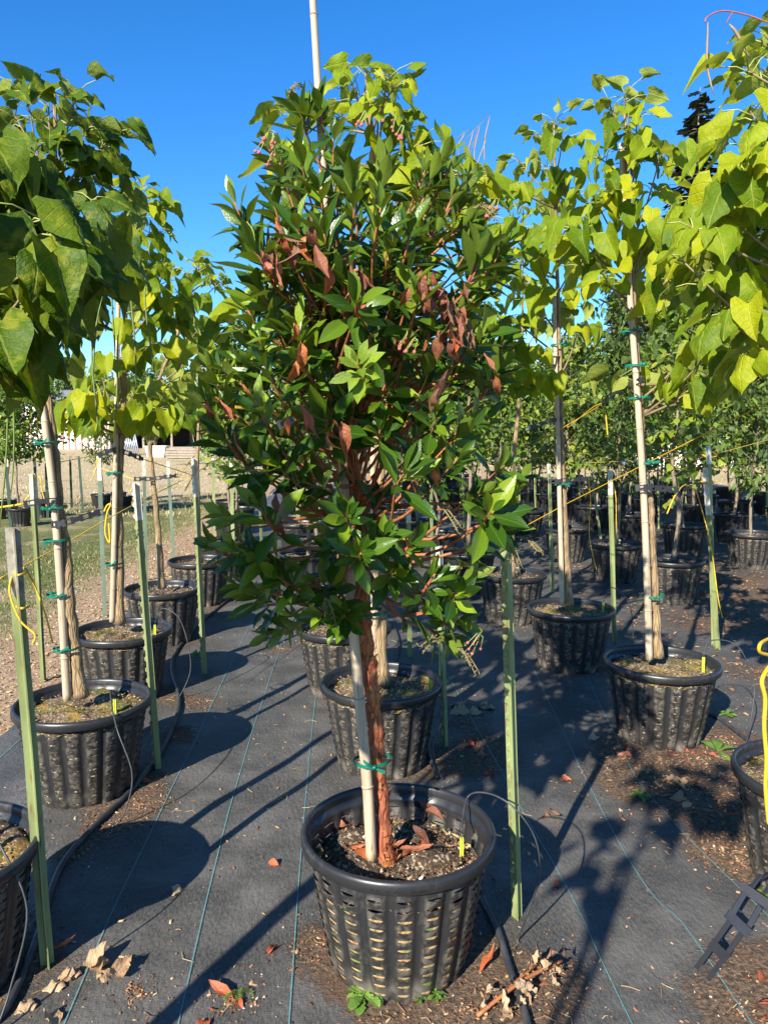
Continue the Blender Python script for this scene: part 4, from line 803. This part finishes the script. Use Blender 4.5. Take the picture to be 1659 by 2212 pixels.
tw([(60,1234,2.24), (78,1270,2.3), (100,1330,2.3), (115,1390,2.3)], 'loose twine tail hanging behind the dull white post', r=.0028)
tw([(28,1240,2.22), (22,1280,2.2), (45,1340,2.2), (76,1370,2.2), (72,1390,2.2)], 'sagging twine loop in front of the dull white post', r=.0032)
tw([(72,1030,5.05), (88,1032,5.0), (92,1060,5.0), (102,1095,5.0)], 'yellow twine tied on the cream-tipped post', r=.004)
tw([(615,905,1.97), (600,895,1.95), (560,884,1.93), (508,879,1.92)], 'thick yellow twine end poking out of the leaves', r=.0046)
tw([(615,905,1.97), (612,920,1.95), (607,940,1.95)], 'short yellow twine end hanging below its knot', r=.0046)
tw([(1659,1380,2.5), (1642,1390,2.4), (1640,1408,2.4), (1659,1415,2.45)], 'small yellow loop at the right border', r=.006)
tw([(1660,1440,2.4), (1645,1470,2.35), (1652,1510,2.35), (1650,1570,2.35), (1655,1640,2.35), (1653,1700,2.35), (1660,1780,2.35)], 'thick yellow twine hanging beside the dangling strap', r=.007)
for x, y in [(288,1060), (292,1085)]:
    q = gnd(318, 1480); tw([(x-6, y, 3.88), (x+6, y+5, 3.82), (x+18, y, 3.9)], 'yellow twine wrapped on the faded green post', r=.004, group='twine wraps on the faded post')
# ---------------------------------------------------------------- irrigation pipes
def pipe(P, label, r=.011):
    Q = [gnd(x, y, .012) for x, y in P]; m = MB(); m.tube([q + V(0, 0, matz(q.x, q.y)) for q in spline(Q, 10)], r, 8); return solo(m, 'irrigation_pipe', MAT['pipe'], label, 'pipe', None, Q[0])
pipe([(-40,2230), (20,2170), (80,2030), (130,1880), (200,1790), (290,1700), (350,1620), (385,1540), (384,1490), (372,1440), (388,1395), (440,1340), (500,1290)], 'black pipe snaking along the pots of the left row', .012)
pipe([(1040,1940), (1075,2010), (1100,2090), (1130,2180), (1150,2260)], 'black pipe leaving the base of the low-soil pot', .012)
pipe([(925,1600), (930,1640), (945,1680)], 'short black pipe behind the rim of the low-soil pot')
pipe([(1659,1640), (1590,1580), (1545,1545), (1500,1530)], 'black pipe running between the sunlit pot and the right border')
pipe([(855,1430), (862,1390), (850,1350)], 'grey hose loop behind the straight grey trunk')
# ---------------------------------------------------------------- litter, fallen leaves, weeds
m = MB(); cnt = 0
TINTS = [.2, .3, .35, .4, .45, .5, .5, .55, .6, .65, .7, .8]
def litter_pos():
    while True:
        if rnd.random() < .7:
            q = DIRT[rnd.randrange(len(DIRT))]; a, r = U(0, 6.28), q[2]*abs(rnd.gauss(0, .6)); x, y = q[0] + r*cos(a), q[1] + r*sin(a)
        else: x, y = U(-1.8, 2.4), U(1.6, 6.5)
        if x < xl(y) + .03: continue
        if any((x-p.x)**2 + (y-p.y)**2 < .235**2 for p in (PA, PB, PC, *PL[:4], PR0, PR1, PR2, PR3)): continue
        return (x, y, matz(x, y) + .001)
chips(m, 10500, litter_pos, .002, .0095, TINTS, .45); chips(m, 500, litter_pos, .0025, .005, [.97, 1.0])
for _ in range(420):                                    # straws, roots and twiglets
    x, y, z = litter_pos(); a = U(0, 6.28); l = U(.015, .07); d = V(cos(a), sin(a), 0)*l; c = V(-sin(a), cos(a), 0)*U(-.3, .3)*l
    m.tube([V(x, y, z+.002), V(x, y, z+.006) + d*.5 + c, V(x, y, z+.002) + d], .0011, 4, tint=rnd.choice([.45, .6, .75, .85]))
chips(m, 1800, lambda: (rnd.gauss(1.55, .28), rnd.gauss(3.35, .3), .006), .003, .014, [.2, .3, .4, .5, .5, .6, .7], .5); chips(m, 3500, lambda: (U(1.9, 4.6), U(4.2, 9.5), .006), .006, .022, [.3, .4, .5, .5, .6, .7], .4)
kind(link('ground_litter', m.mesh('ground_litter', MAT['chips'], smooth=False)), 'stuff')['label'] = 'bark crumbs, grit and straw strewn over the black cloth'
m = MB()
def mulch_pos():
    y = U(3, 13); x = xl(y) - abs(rnd.gauss(0, .5)); return (x, y, -.015)
chips(m, 7000, mulch_pos, .005, .02, [.45, .55, .65, .7, .78, .85, .9, .9], .5)
kind(link('mulch_litter', m.mesh('mulch_litter', MAT['chips'], smooth=False)), 'stuff')['label'] = 'reddish mulch and dry debris along the edge of the cloth'
def fallen(x, y, meshes, s, label, group, n=1, sp=0.0, z=None, up=.006):
    for k in range(n):
        g = gnd(x, y, z or 0) + V(U(-sp, sp), U(-sp, sp), 0)
        zz = (matz(g.x, g.y) if z is None else z) + up; a = U(0, 6.28)
        M = frame(V(g.x, g.y, zz), V(cos(a), sin(a), U(-.1, .25)), V(U(-.45, .45), U(-.45, .45), 1), s*U(.8, 1.2))
        o = thing('fallen_leaf', label, 'leaf', (0, 0, 0), group, meshes[rnd.randrange(len(meshes))]); o.matrix_basis = M
for x, y, n, sp in [(1555,1742,1,.02), (1548,1765,2,.02), (1460,1620,7,.08), (1440,1600,4,.08), (1500,1620,4,.08), (1030,1625,4,.07), (1050,1680,3,.06), (1010,1600,2,.05), (100,2062,1,0), (575,2072,1,.01), (480,2180,5,.05), (1150,2128,1,0), (1195,1925,1,.02), (1085,1915,1,.03),
                    (300,1690,2,.05), (1640,2190,3,.06), (1620,2120,2,.05), (1240,1690,2,.03), (1350,1630,4,.1), (1560,1320,4,.3), (1480,1290,3,.3), (860,1640,2,.05), (700,2040,2,.05), (1025,2110,1,.03), (930,2000,1,.1), (600,1880,1,.1), (1180,1760,2,.05)]:
    fallen(x, y, DEADR_M if rnd.random() < .6 else DEAD_M, .085, 'curled orange-brown leaf lying on the black cloth', 'orange leaves on the cloth', n, sp)
fallen(375, 1927, TAN_M, .075, 'single crumpled tan leaf lying on open cloth', None)
for x, y, n, sp in [(180,2110,3,.05), (230,2095,3,.04), (135,2130,2,.03), (1435,1700,3,.05), (1400,1670,2,.04), (1475,1735,2,.03), (1470,1700,2,.05), (240,2110,2,.03), (95,2190,1,.03), (60,2180,1,.03), (1300,1590,1,.05)]:
    fallen(x, y, TAN_M, .062, 'crumpled tan dead leaf heaped with others on the cloth', 'heaped tan leaves', n, sp, up=.012)
fallen(1020, 1535, OAK_M, .12, 'lobed tan oak leaf on the cloth behind the shaded pot', 'oak leaves behind the shaded pot', 4, .07, up=.012); fallen(975, 1520, OAK_M, .1, 'lobed tan oak leaf on the cloth behind the shaded pot', 'oak leaves behind the shaded pot', 2, .05, up=.012)
for x, y, k in [(735,1775,0), (752,1790,0), (800,1832,1), (850,1845,1), (820,1848,1), (838,1860,1), (905,1835,0), (930,1830,0), (915,1815,1), (885,1800,0), (725,1760,1), (770,1745,1), (870,1855,0), (760,1800,0), (955,1780,0), (910,1780,0)]:
    fallen(x, y, (DEAD_M, DEADR_M)[k], .095, 'brown leaf fallen on the low soil inside the front pot', 'brown leaves inside the low-soil pot', 1, .008, z=.326, up=.012)
m = MB(); tb = gnd(865, 1800, .33)
for s in (-1, 1): m.tube([tb, tb + V(s*.012, -.004, .02), tb + V(s*.022, 0, .012)], [.003, .004, .002], 5)
m.tube([tb, tb + V(.002, -.03, .004), tb + V(-.012, -.055, .003)], .003, 5); solo(m, 'tape_scrap', MAT['tie'], 'scrap of green tape lying on the low soil', 'tape scrap', loc=tb)
LOB = [(0, .03), (.12, .05), (.22, .13), (.3, .09), (.42, .2), (.5, .13), (.62, .26), (.72, .2), (.85, .2), (.95, .1), (1, 0)]
WD_M = [leaf_mesh('weed_leaf', leaf_geo(LOB, .25, [.3, .15][k], .03, 70+k, 16), MAT['weed']) for k in range(2)]; WB_M = [leaf_mesh('broad_weed_leaf', leaf_geo(ARB, .2, .3, .03, 73, 8), MAT['weed'])]
def weed(x, y, n, s, label, meshes=WD_M, up=.5):
    g = gnd(x, y); g.z = matz(g.x, g.y); o = thing('weed', label, 'weed', g)
    for k in range(n):
        a = k*2.4 + U(-.3, .3); link('leaf', meshes[k % len(meshes)], o, frame(V(0, 0, .003 + k*.0015), V(cos(a), sin(a), U(.15, up)), V(0, 0, 1), s*U(.65, 1.1)))
weed(785, 2160, 12, .07, 'bright lobed weed growing at the foot of the low-soil pot'); weed(905, 2158, 9, .03, 'tiny green seedling patch under the low-soil pot'); weed(940, 2155, 12, .035, 'small leafy weed under the low-soil pot'); weed(775, 2070, 6, .04, 'small weed tucked against the left foot of the low-soil pot')
weed(1383, 1722, 8, .055, 'small green weed beside the heap of tan leaves'); weed(1568, 1545, 8, .08, 'green weed between the sunlit pot and the wire hoop'); weed(1548, 1622, 4, .15, 'broad-leaved weed by the red leaves at the sunlit pot', WB_M, .6); weed(290, 1700, 5, .04, 'tiny weed by the pipe at the orange-mossed pot'); weed(1652, 1930, 5, .05, 'weed half hidden behind the dangling strap'); weed(425, 1420, 7, .09, 'grassy weed between the row pots', WB_M, 1.5)
def dead_branch():
    a, b = gnd(1030, 2195, .02), gnd(1215, 2075, .05); o = thing('dead_branch', 'withered brown branch with shrivelled leaves on the cloth', 'branch', a); m = MB()
    m.tube(spline([a, a.lerp(b, .5) + V(0, 0, .02), b], 5), [.006]*10 + [.004], 6); c = gnd(1120, 2115, .04); m.tube([gnd(1050, 2180, .02), c, gnd(1170, 2075, .05)], [.004, .004, .003], 6); build(m, 'stem', MAT['twig_brown'], o)
    for k in range(46):
        p = a.lerp(b, U(.15, 1.0)) + V(U(-.04, .04), U(-.04, .04), U(-.02, .02)); link('shrivelled_leaf', (TAN_M if k % 3 else DEAD_M)[k % 3], o, Matrix.Translation(-o.location) @ frame(p, rdir() + V(0, 0, -.2), rdir(), U(.018, .045)))
dead_branch()
m = MB(); mp = gnd(505, 2160, .0)
for _ in range(500):
    a, e, r = U(0, 6.28), U(0, 1.5), .026; c = mp + (V(.03, .012, 0) if _ % 3 == 0 else V(0, 0, 0)); p = c + V(cos(a)*cos(e), sin(a)*cos(e), sin(e)*.7)*r; d = (p-c).normalized()*.007; s = d.orthogonal().normalized()*.0012; m.add([p-s, p+s, p+d], [(0,1,2)], tint=U(.1, .9))
MAT['moss'] = plain('moss', (.12, .16, .03), .9, .2, .5, 200); solo(m, 'moss_clump', MAT['moss'], 'green moss clump beside orange leaves on the cloth', 'moss', loc=mp)
# ---------------------------------------------------------------- grass
def blades(n, pos, h0, h1, wid, name, mat, label):
    m = MB()
    for _ in range(n):
        x, y, z = pos(); a = U(0, 6.28); h = U(h0, h1); l = V(U(-.5, .5), U(-.5, .5), 1)*h; s = V(cos(a), sin(a), 0)*wid*U(.6, 1.3); b = V(x, y, z)
        m.add([b-s, b+s, b+l*.6+s*.6, b+l+V(U(-.3, .3), U(-.3, .3), -.1)*h], [(0,1,2),(0,2,3)], tint=U(.001, 1))
    kind(link(name, m.mesh(name, mat)), 'stuff')['label'] = label
def grass_mat(name, stops):
    t = NT(name, .7, .3); t.color(t.ramp(t.rnd(), stops)); return t.m
MAT['grass'] = grass_mat('green_grass', [(0, (.08, .1, .025)), (.5, (.16, .18, .05)), (1, (.38, .31, .15))]); MAT['straw'] = grass_mat('dry_grass', [(0, (.3, .22, .1)), (.7, (.5, .39, .2)), (1, (.2, .2, .06))])
def gp():
    while True:
        y = 4 + 17*rnd.random()**.8; s = 2.65 + abs(rnd.gauss(0, 1.9)); x = -s - .055*y
        if sin(x*1.3 + y*.9) + sin(y*.55 - x*.8) > -.9 + U(-.6, .6): return (x, y, -.02 if y < 14 else -.06)
blades(19000, gp, .015, .05, .0035, 'green_grass', MAT['grass'], 'green grass growing along the path beside the row')
def dp():
    y = 15 + 36*rnd.random()**1.2; x = U(-.62, .62)*y; return (x, y, -.06 + max(0, y-22)*.006 + .05*sin(x*.7)*sin(y*.5))
blades(16000, dp, .04, .13, .012, 'dry_grass', MAT['straw'], 'dry straw-coloured grass of the field beyond')
# ---------------------------------------------------------------- young trees of the beds, with small leaves
FOLG = [leaf_geo(TRI, .2, .2, .03, 80, 5, (-1, 0, 1)), leaf_geo(CAT, .2, .3, .03, 81, 3, (-1, 0, 1), heart=.1), leaf_geo(ARB, .2, .3, .02, 82, 3, (-1, 0, 1))]
MAT['oak_green'] = leaf_mat('dark_green_leaf', [(0, (.045, .09, .012)), (.6, (.085, .15, .018)), (1, (.16, .22, .02))], (.1, .15, .06), .45, .2, 4, .2)
MAT['lime'] = leaf_mat('lime_leaf', [(0, (.1, .17, .025)), (.6, (.17, .24, .03)), (1, (.28, .31, .035))], (.2, .26, .08), .45, .3, 4, .2)
def young_tree(seed, H, z0, R, n, g, size, mat):
    q = random.Random(seed); m, t = MB(), MB(); P = [V(0, 0, .37)] + [V(q.uniform(-.05, .05), q.uniform(-.05, .05), .37 + (H-.37)*k/6) for k in range(1, 7)]; T, rr_ = taper(P, .024, .005, 4); t.tube(T, rr_, 8); ends = []
    for k in range(34):
        h = q.uniform(0, 1); z = z0 + (H-z0)*h; a = q.uniform(0, 6.28); r = R*(1.05 - .75*h)*q.uniform(.35, 1); b = min(T, key=lambda w_: abs(w_.z - (z - r*.5))); e = V(b.x + r*cos(a), b.y + r*sin(a), z); t.tube([b, b.lerp(e, .5) + V(0, 0, .03), e], [.007, .005, .0025], 5); ends.append((b, e))
    for k in range(n):
        b, e = ends[q.randrange(len(ends))]; p = b.lerp(e, q.uniform(.35, 1.08)) + Vector((q.gauss(0, .09), q.gauss(0, .09), q.gauss(0, .09))); d = V(q.uniform(-1, 1), q.uniform(-1, 1), q.uniform(-1, .25)); put_leaf(FOLG[g], frame(p, d, V(q.uniform(-.6, .6), q.uniform(-.8, .4), 1), size*q.uniform(.6, 1.25)), m, q.uniform(.01, .99))
    return t.mesh('young_trunk', MAT['bark_far']), m.mesh('young_crown', MAT[mat])
YT = [young_tree(1, 3.3, 1.25, .62, 1700, 0, .095, 'maple'), young_tree(2, 3.0, 1.35, .58, 1500, 0, .1, 'lime'), young_tree(3, 3.4, 1.2, .6, 2000, 2, .12, 'oak_green'), young_tree(4, 2.9, 1.4, .6, 1500, 1, .09, 'maple')]
LBL = ['young maple with toothed mid-green leaves in the bed ', 'young tree with lime toothed leaves in the bed ', 'young tree with narrow dark leaves in the bed ', 'young tree with rounded green leaves in the bed ']; NMS = ['maple_tree', 'lime_leaved_tree', 'oak_tree', 'linden_tree']
def plant(p, k, s, rz, label=None, group='young trees of the beds', zs=1.0):
    o = thing(NMS[k], label, 'tree', p, group); M = Matrix.Rotation(rz, 4, 'Z') @ Matrix.Diagonal((s, s, s*zs, 1)); M0 = Matrix.Rotation(rz, 4, 'Z') @ Matrix.Diagonal((s, s, 1, 1))
    link('trunk', YT[k][0], o, M); link('crown', YT[k][1], o, M)
for i, p in enumerate(FARP):
    if i == 9 or (abs(p.x) < .25*p.y and p.y < 8): 
        if p.y < 7.5: continue
    k = (i*7 + i//5) % 4; k = [0, 1, 0, 2, 3][(i*3 + i//4) % 5]
    plant(V(p.x, p.y, 0), k, U(.85, 1.08), U(0, 6.28), LBL[k] + BED[i], 'young trees in the bed ' + BED[i])
for x, y, k in [(44,1131,3), (112,1125,3), (225,1095,2), (-5,1130,0), (25,1105,1), (330,1010,3)]:
    b = gnd(x, y, -.02); plant(b, k, .9, U(0, 6.28), 'slim young tree standing out on the grass by the small pots', 'young trees out on the grass')
# ---------------------------------------------------------------- large trees behind
def spruce(seed, H, R, n):
    q = random.Random(seed); m, t = MB(), MB(); t.tube([V(0, 0, -.2), V(0, 0, H*.5), V(0, 0, H)], [H*.018, H*.012, .02], 8)
    for k in range(n):
        h = 1 - (1-.08)*q.random()**.75; h = .08 + .92*(1 - sqrt(q.random())); z = H*h; r = R*(1-h)**.85*q.uniform(.75, 1.1) + .1; a = q.uniform(0, 6.28); d = V(cos(a), sin(a), 0); s = V(-sin(a), cos(a), 0)
        for j in range(7):
            f = (j + q.random())/7; p = d*r*f + V(0, 0, z - r*.35*f + r*.12*f*f) ; w_ = q.uniform(.1, .26)*(1 + H*.02); l = q.uniform(.25, .5)*(1 + H*.02); e = (d*q.uniform(.3, 1) + s*q.uniform(-.8, .8) + V(0, 0, q.uniform(-.7, .1))).normalized(); sd = e.cross(V(0, 0, 1)).normalized()
            m.add([p - sd*w_*.2, p + e*l*.5 - sd*w_ + V(0, 0, -.05), p + e*l, p + e*l*.5 + sd*w_ + V(0, 0, -.05)], [(0,1,2),(0,2,3)], tint=q.uniform(.01, .99))
    return t.mesh('spruce_trunk', MAT['bark_far']), m.mesh('spruce_crown', MAT['needle'])
def needle_mat():
    t = NT('spruce_needles', .7, .3); c = t.ramp(t.rnd(), [(0, (.018, .035, .018)), (.6, (.04, .06, .03)), (.85, (.06, .065, .035)), (1, (.16, .08, .04))]); t.color(c); return t.m
MAT['needle'] = needle_mat(); SPR = [spruce(5, 18, 3.6, 900), spruce(6, 12, 2.8, 650)]
def conifer(x, y, Y, k, s, label, group=None):
    p = at(x, y, Y); H = (18, 12)[k]; o = thing('spruce_tree', label, 'tree', V(p.x, Y, max(0, Y-22)*.006 - .1 if Y < 80 else .24), group); M = Matrix.Rotation(U(0, 6), 4, 'Z') @ Matrix.Scale((p.z/H) if s is None else s, 4); link('trunk', SPR[k][0], o, M); link('crown', SPR[k][1], o, M)
conifer(1512, 188, 40, 0, None, 'tall dark spruce with brown cones rising behind the pale drooping catalpa')
for i, (x, y, Y) in enumerate([(1660,350,38), (1420,520,46), (1330,620,50), (1600,480,44), (1740,300,42), (1250,720,58), (1540,560,52)]): conifer(x, y, Y, i % 2, None, 'dark spruce in the line of conifers beyond the beds', 'conifers beyond the beds')
for i, (x, y, Y) in enumerate([(470,740,95), (440,780,100), (500,770,105), (620,790,110), (540,800,98), (700,780,100), (900,790,100)]): conifer(x, y, Y, 1, None, 'far conifer on the skyline behind the field', 'far conifers on the skyline')
def big_tree(seed, H, R, n, mat, sz):
    q = random.Random(seed); m, t = MB(), MB(); t.tube([V(0, 0, -.2), V(.1, 0, H*.4), V(0, .1, H*.85)], [H*.02, H*.015, .03], 8); cl = []
    for k in range(46):
        a, e, r = q.uniform(0, 6.28), q.uniform(-.6, 1.4), R*q.uniform(.45, 1); c = V(r*cos(a)*cos(e), r*sin(a)*cos(e), H*.6 + H*.38*sin(e)*r/R); cl.append(c); t.tube([V(0, 0, c.z*.6), c*.6 + V(0, 0, c.z*.25), c], [.08, .05, .015], 5)
    for k in range(n):
        c = cl[q.randrange(len(cl))]; p = c + Vector((q.gauss(0, R*.13), q.gauss(0, R*.13), q.gauss(0, R*.11))); put_leaf(FOLG[1], frame(p, V(q.uniform(-1, 1), q.uniform(-1, 1), q.uniform(-1, .3)), V(q.uniform(-.7, .7), q.uniform(-.9, .5), 1), sz*q.uniform(.6, 1.3)), m, q.uniform(.01, .99))
    return t.mesh('big_trunk', MAT['bark_far']), m.mesh('big_crown', MAT[mat])
BT = [big_tree(8, 8, 3.2, 5200, 'maple', .26), big_tree(9, 7, 3.2, 5200, 'oak_green', .24)]
def broad(x, y, Y, k, label, group):
    p = at(x, y, Y); H = (8, 7)[k]; s = p.z/H; o = thing('broadleaf_tree', label, 'tree', V(p.x, Y, max(0, min(Y, 80)-22)*.006 - .1), group); M = Matrix.Rotation(U(0, 6), 4, 'Z') @ Matrix.Scale(s, 4); link('trunk', BT[k][0], o, M); link('crown', BT[k][1], o, M)
for i, (x, y, Y) in enumerate([(1080,740,34), (1180,760,36), (1290,740,34), (1400,720,36), (1520,700,36), (1640,660,34), (1720,640,36), (980,800,44), (860,830,50)]): broad(x, y, Y, i % 2, 'leafy green tree behind the young trees of the beds', 'trees behind the beds')
for i, (x, y, Y) in enumerate([(330,790,62), (410,800,66), (260,800,70), (470,830,60), (40,820,72), (-60,780,70), (150,800,78), (560,840,64)]): broad(x, y, Y, (i + 1) % 2, 'leafy tree near the white shed across the field', 'trees near the shed')
# ---------------------------------------------------------------- buildings and things across the field
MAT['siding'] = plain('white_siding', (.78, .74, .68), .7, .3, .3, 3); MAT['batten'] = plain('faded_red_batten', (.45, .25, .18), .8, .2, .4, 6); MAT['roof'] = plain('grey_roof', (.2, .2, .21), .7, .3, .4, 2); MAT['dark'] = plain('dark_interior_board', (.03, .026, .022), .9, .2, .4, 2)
MAT['brick'] = plain('brown_door_panel', (.36, .24, .15), .7, .3, .4, 4); MAT['pane'] = plain('pale_door_panel', (.55, .56, .54), .4, .4, .2, 4); MAT['steel'] = plain('galvanised_pipe', (.45, .46, .48), .4, .5, .4, 20, metal=.6); MAT['tub'] = plain('cream_tub', (.7, .62, .5), .6, .3, .3, 6); MAT['lumber'] = plain('grey_lumber', (.32, .26, .2), .8, .2, .5, 8)
Ys = 62.0; gz = (Ys-22)*.006 - .05; a, b = at(-60, 950, Ys).x, at(238, 950, Ys).x; wd = b - a; hh = at(0, 868, Ys).z - gz
o = thing('farm_shed', 'long white shed with faded red battens across the dry field', 'shed', V((a+b)/2, Ys+3, gz)); c = o.location
m = MB(); m.box(c + V(0, 0, hh/2), (wd, 6, hh)); build(m, 'wall', MAT['siding'], o, False)
for k in range(22): m = MB(); m.box(V(a + wd*(k+.5)/22, Ys-.04, gz + hh/2), (.13, .06, hh-.1)); build(m, 'batten', MAT['batten'], o, False)
m = MB(); m.add([V(a-.4, Ys-.6, gz+hh), V(b+.4, Ys-.6, gz+hh), V(b+.4, Ys+3, gz+hh+1.1), V(a-.4, Ys+3, gz+hh+1.1), V(b+.4, Ys+6.6, gz+hh), V(a-.4, Ys+6.6, gz+hh)], [(0,1,2,3),(3,2,4,5)]); build(m, 'roof', MAT['roof'], o, False)
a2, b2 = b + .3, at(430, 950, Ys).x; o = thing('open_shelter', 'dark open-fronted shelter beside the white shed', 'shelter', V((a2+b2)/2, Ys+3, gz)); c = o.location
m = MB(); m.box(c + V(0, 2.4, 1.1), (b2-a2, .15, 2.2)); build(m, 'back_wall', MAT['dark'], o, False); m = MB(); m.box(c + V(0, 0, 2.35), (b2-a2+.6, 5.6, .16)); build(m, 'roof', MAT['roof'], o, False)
for k in range(4): m = MB(); m.box(V(a2 + (b2-a2)*k/3, Ys+.4, gz+1.15), (.16, .16, 2.26)); build(m, 'post', MAT['lumber'], o, False)
Yp = 50.0; gp_ = (Yp-22)*.006 - .05; o = thing('pipe_bundle', 'leaning bundle of grey steel pipes in front of the shelter', 'pipes', V(at(275,960,Yp).x, Yp, gp_))
for k in range(9): m = MB(); x = at(262 + k*4, 960, Yp).x; m.tube([V(x+.2, Yp, gp_), V(x-.25, Yp+.5, gp_+1.55+.05*(k % 3))], .05, 6); build(m, 'pipe', MAT['steel'], o)
x = at(340, 970, 46).x; g4 = (46-22)*.006 - .05; o = thing('storage_tub', 'cream tub standing on the field before the shelter', 'tub', V(x, 46, g4)); m = MB()
for (s0_, z0_, s1_, z1_) in [(.5, 0, .62, .62)]: m.add([o.location + V(sx*s, sy*s*.7, z) for s, z in ((s0_, z0_), (s1_, z1_)) for sx, sy in ((-1,-1),(1,-1),(1,1),(-1,1))], [(0,1,5,4),(1,2,6,5),(2,3,7,6),(3,0,4,7),(0,3,2,1)])
build(m, 'body', MAT['tub'], o, False); m = MB()
for sx, sy, lx, ly in ((0,-.45,1.34,.08),(0,.45,1.34,.08),(-.63,0,.08,.82),(.63,0,.08,.82)): m.box(o.location + V(sx, sy, .65), (lx, ly, .07))
build(m, 'lip', MAT['tub'], o, False)
for i, (px, Yl) in enumerate([(405, 44), (380, 47)]):
    x = at(px, 980, Yl).x; g5 = (Yl-22)*.006 - .05; o = thing('lumber_stack', ['grey lumber stack near the cream tub', 'low grey lumber stack behind the other one'][i], 'lumber', V(x, Yl, g5))
    for k in range(8): m = MB(); m.box(V(x + U(-.1, .1), Yl + (k % 2)*.35, g5 + .08 + (k//2)*.15), (2.4, .3, .12)); build(m, 'board', MAT['lumber'], o, False)
Yg = 34.0; gg = (Yg-22)*.006 - .05; a, b = at(1395, 1000, Yg).x, at(1590, 1000, Yg).x; hh = 1.75
o = thing('white_garage', 'low white outbuilding with a panelled door beyond the beds', 'outbuilding', V((a+b)/2, Yg+2, gg)); c = o.location; m = MB(); m.box(c + V(0, 0, hh/2), (b-a, 4, hh)); build(m, 'wall', MAT['siding'], o, False)
m = MB(); m.add([V(a-.3, Yg-.4, gg+hh), V(b+.3, Yg-.4, gg+hh), V(b+.3, Yg+2, gg+hh+.6), V(a-.3, Yg+2, gg+hh+.6), V(b+.3, Yg+4.4, gg+hh), V(a-.3, Yg+4.4, gg+hh)], [(0,1,2,3),(3,2,4,5)]); build(m, 'roof', MAT['roof'], o, False)
d0, d1 = at(1520, 1000, Yg).x, at(1575, 1000, Yg).x
for k in range(6): m = MB(); m.box(V((d0+d1)/2, Yg-.03, gg + .14 + k*.235), (d1-d0, .06, .21)); build(m, 'door_panel', MAT['brick' if k < 3 else 'pane'], o, False)
for k in range(7): m = MB(); m.box(V(a + .5 + (d0-a-.8)*k/6, Yg-.03, gg + hh/2), (.06, .05, hh-.1)); build(m, 'batten', MAT['siding'], o, False)
print('OBJECTS TOTAL', len(bpy.data.objects), 'TRIS', sum(len(me.polygons)*2 for me in bpy.data.meshes))
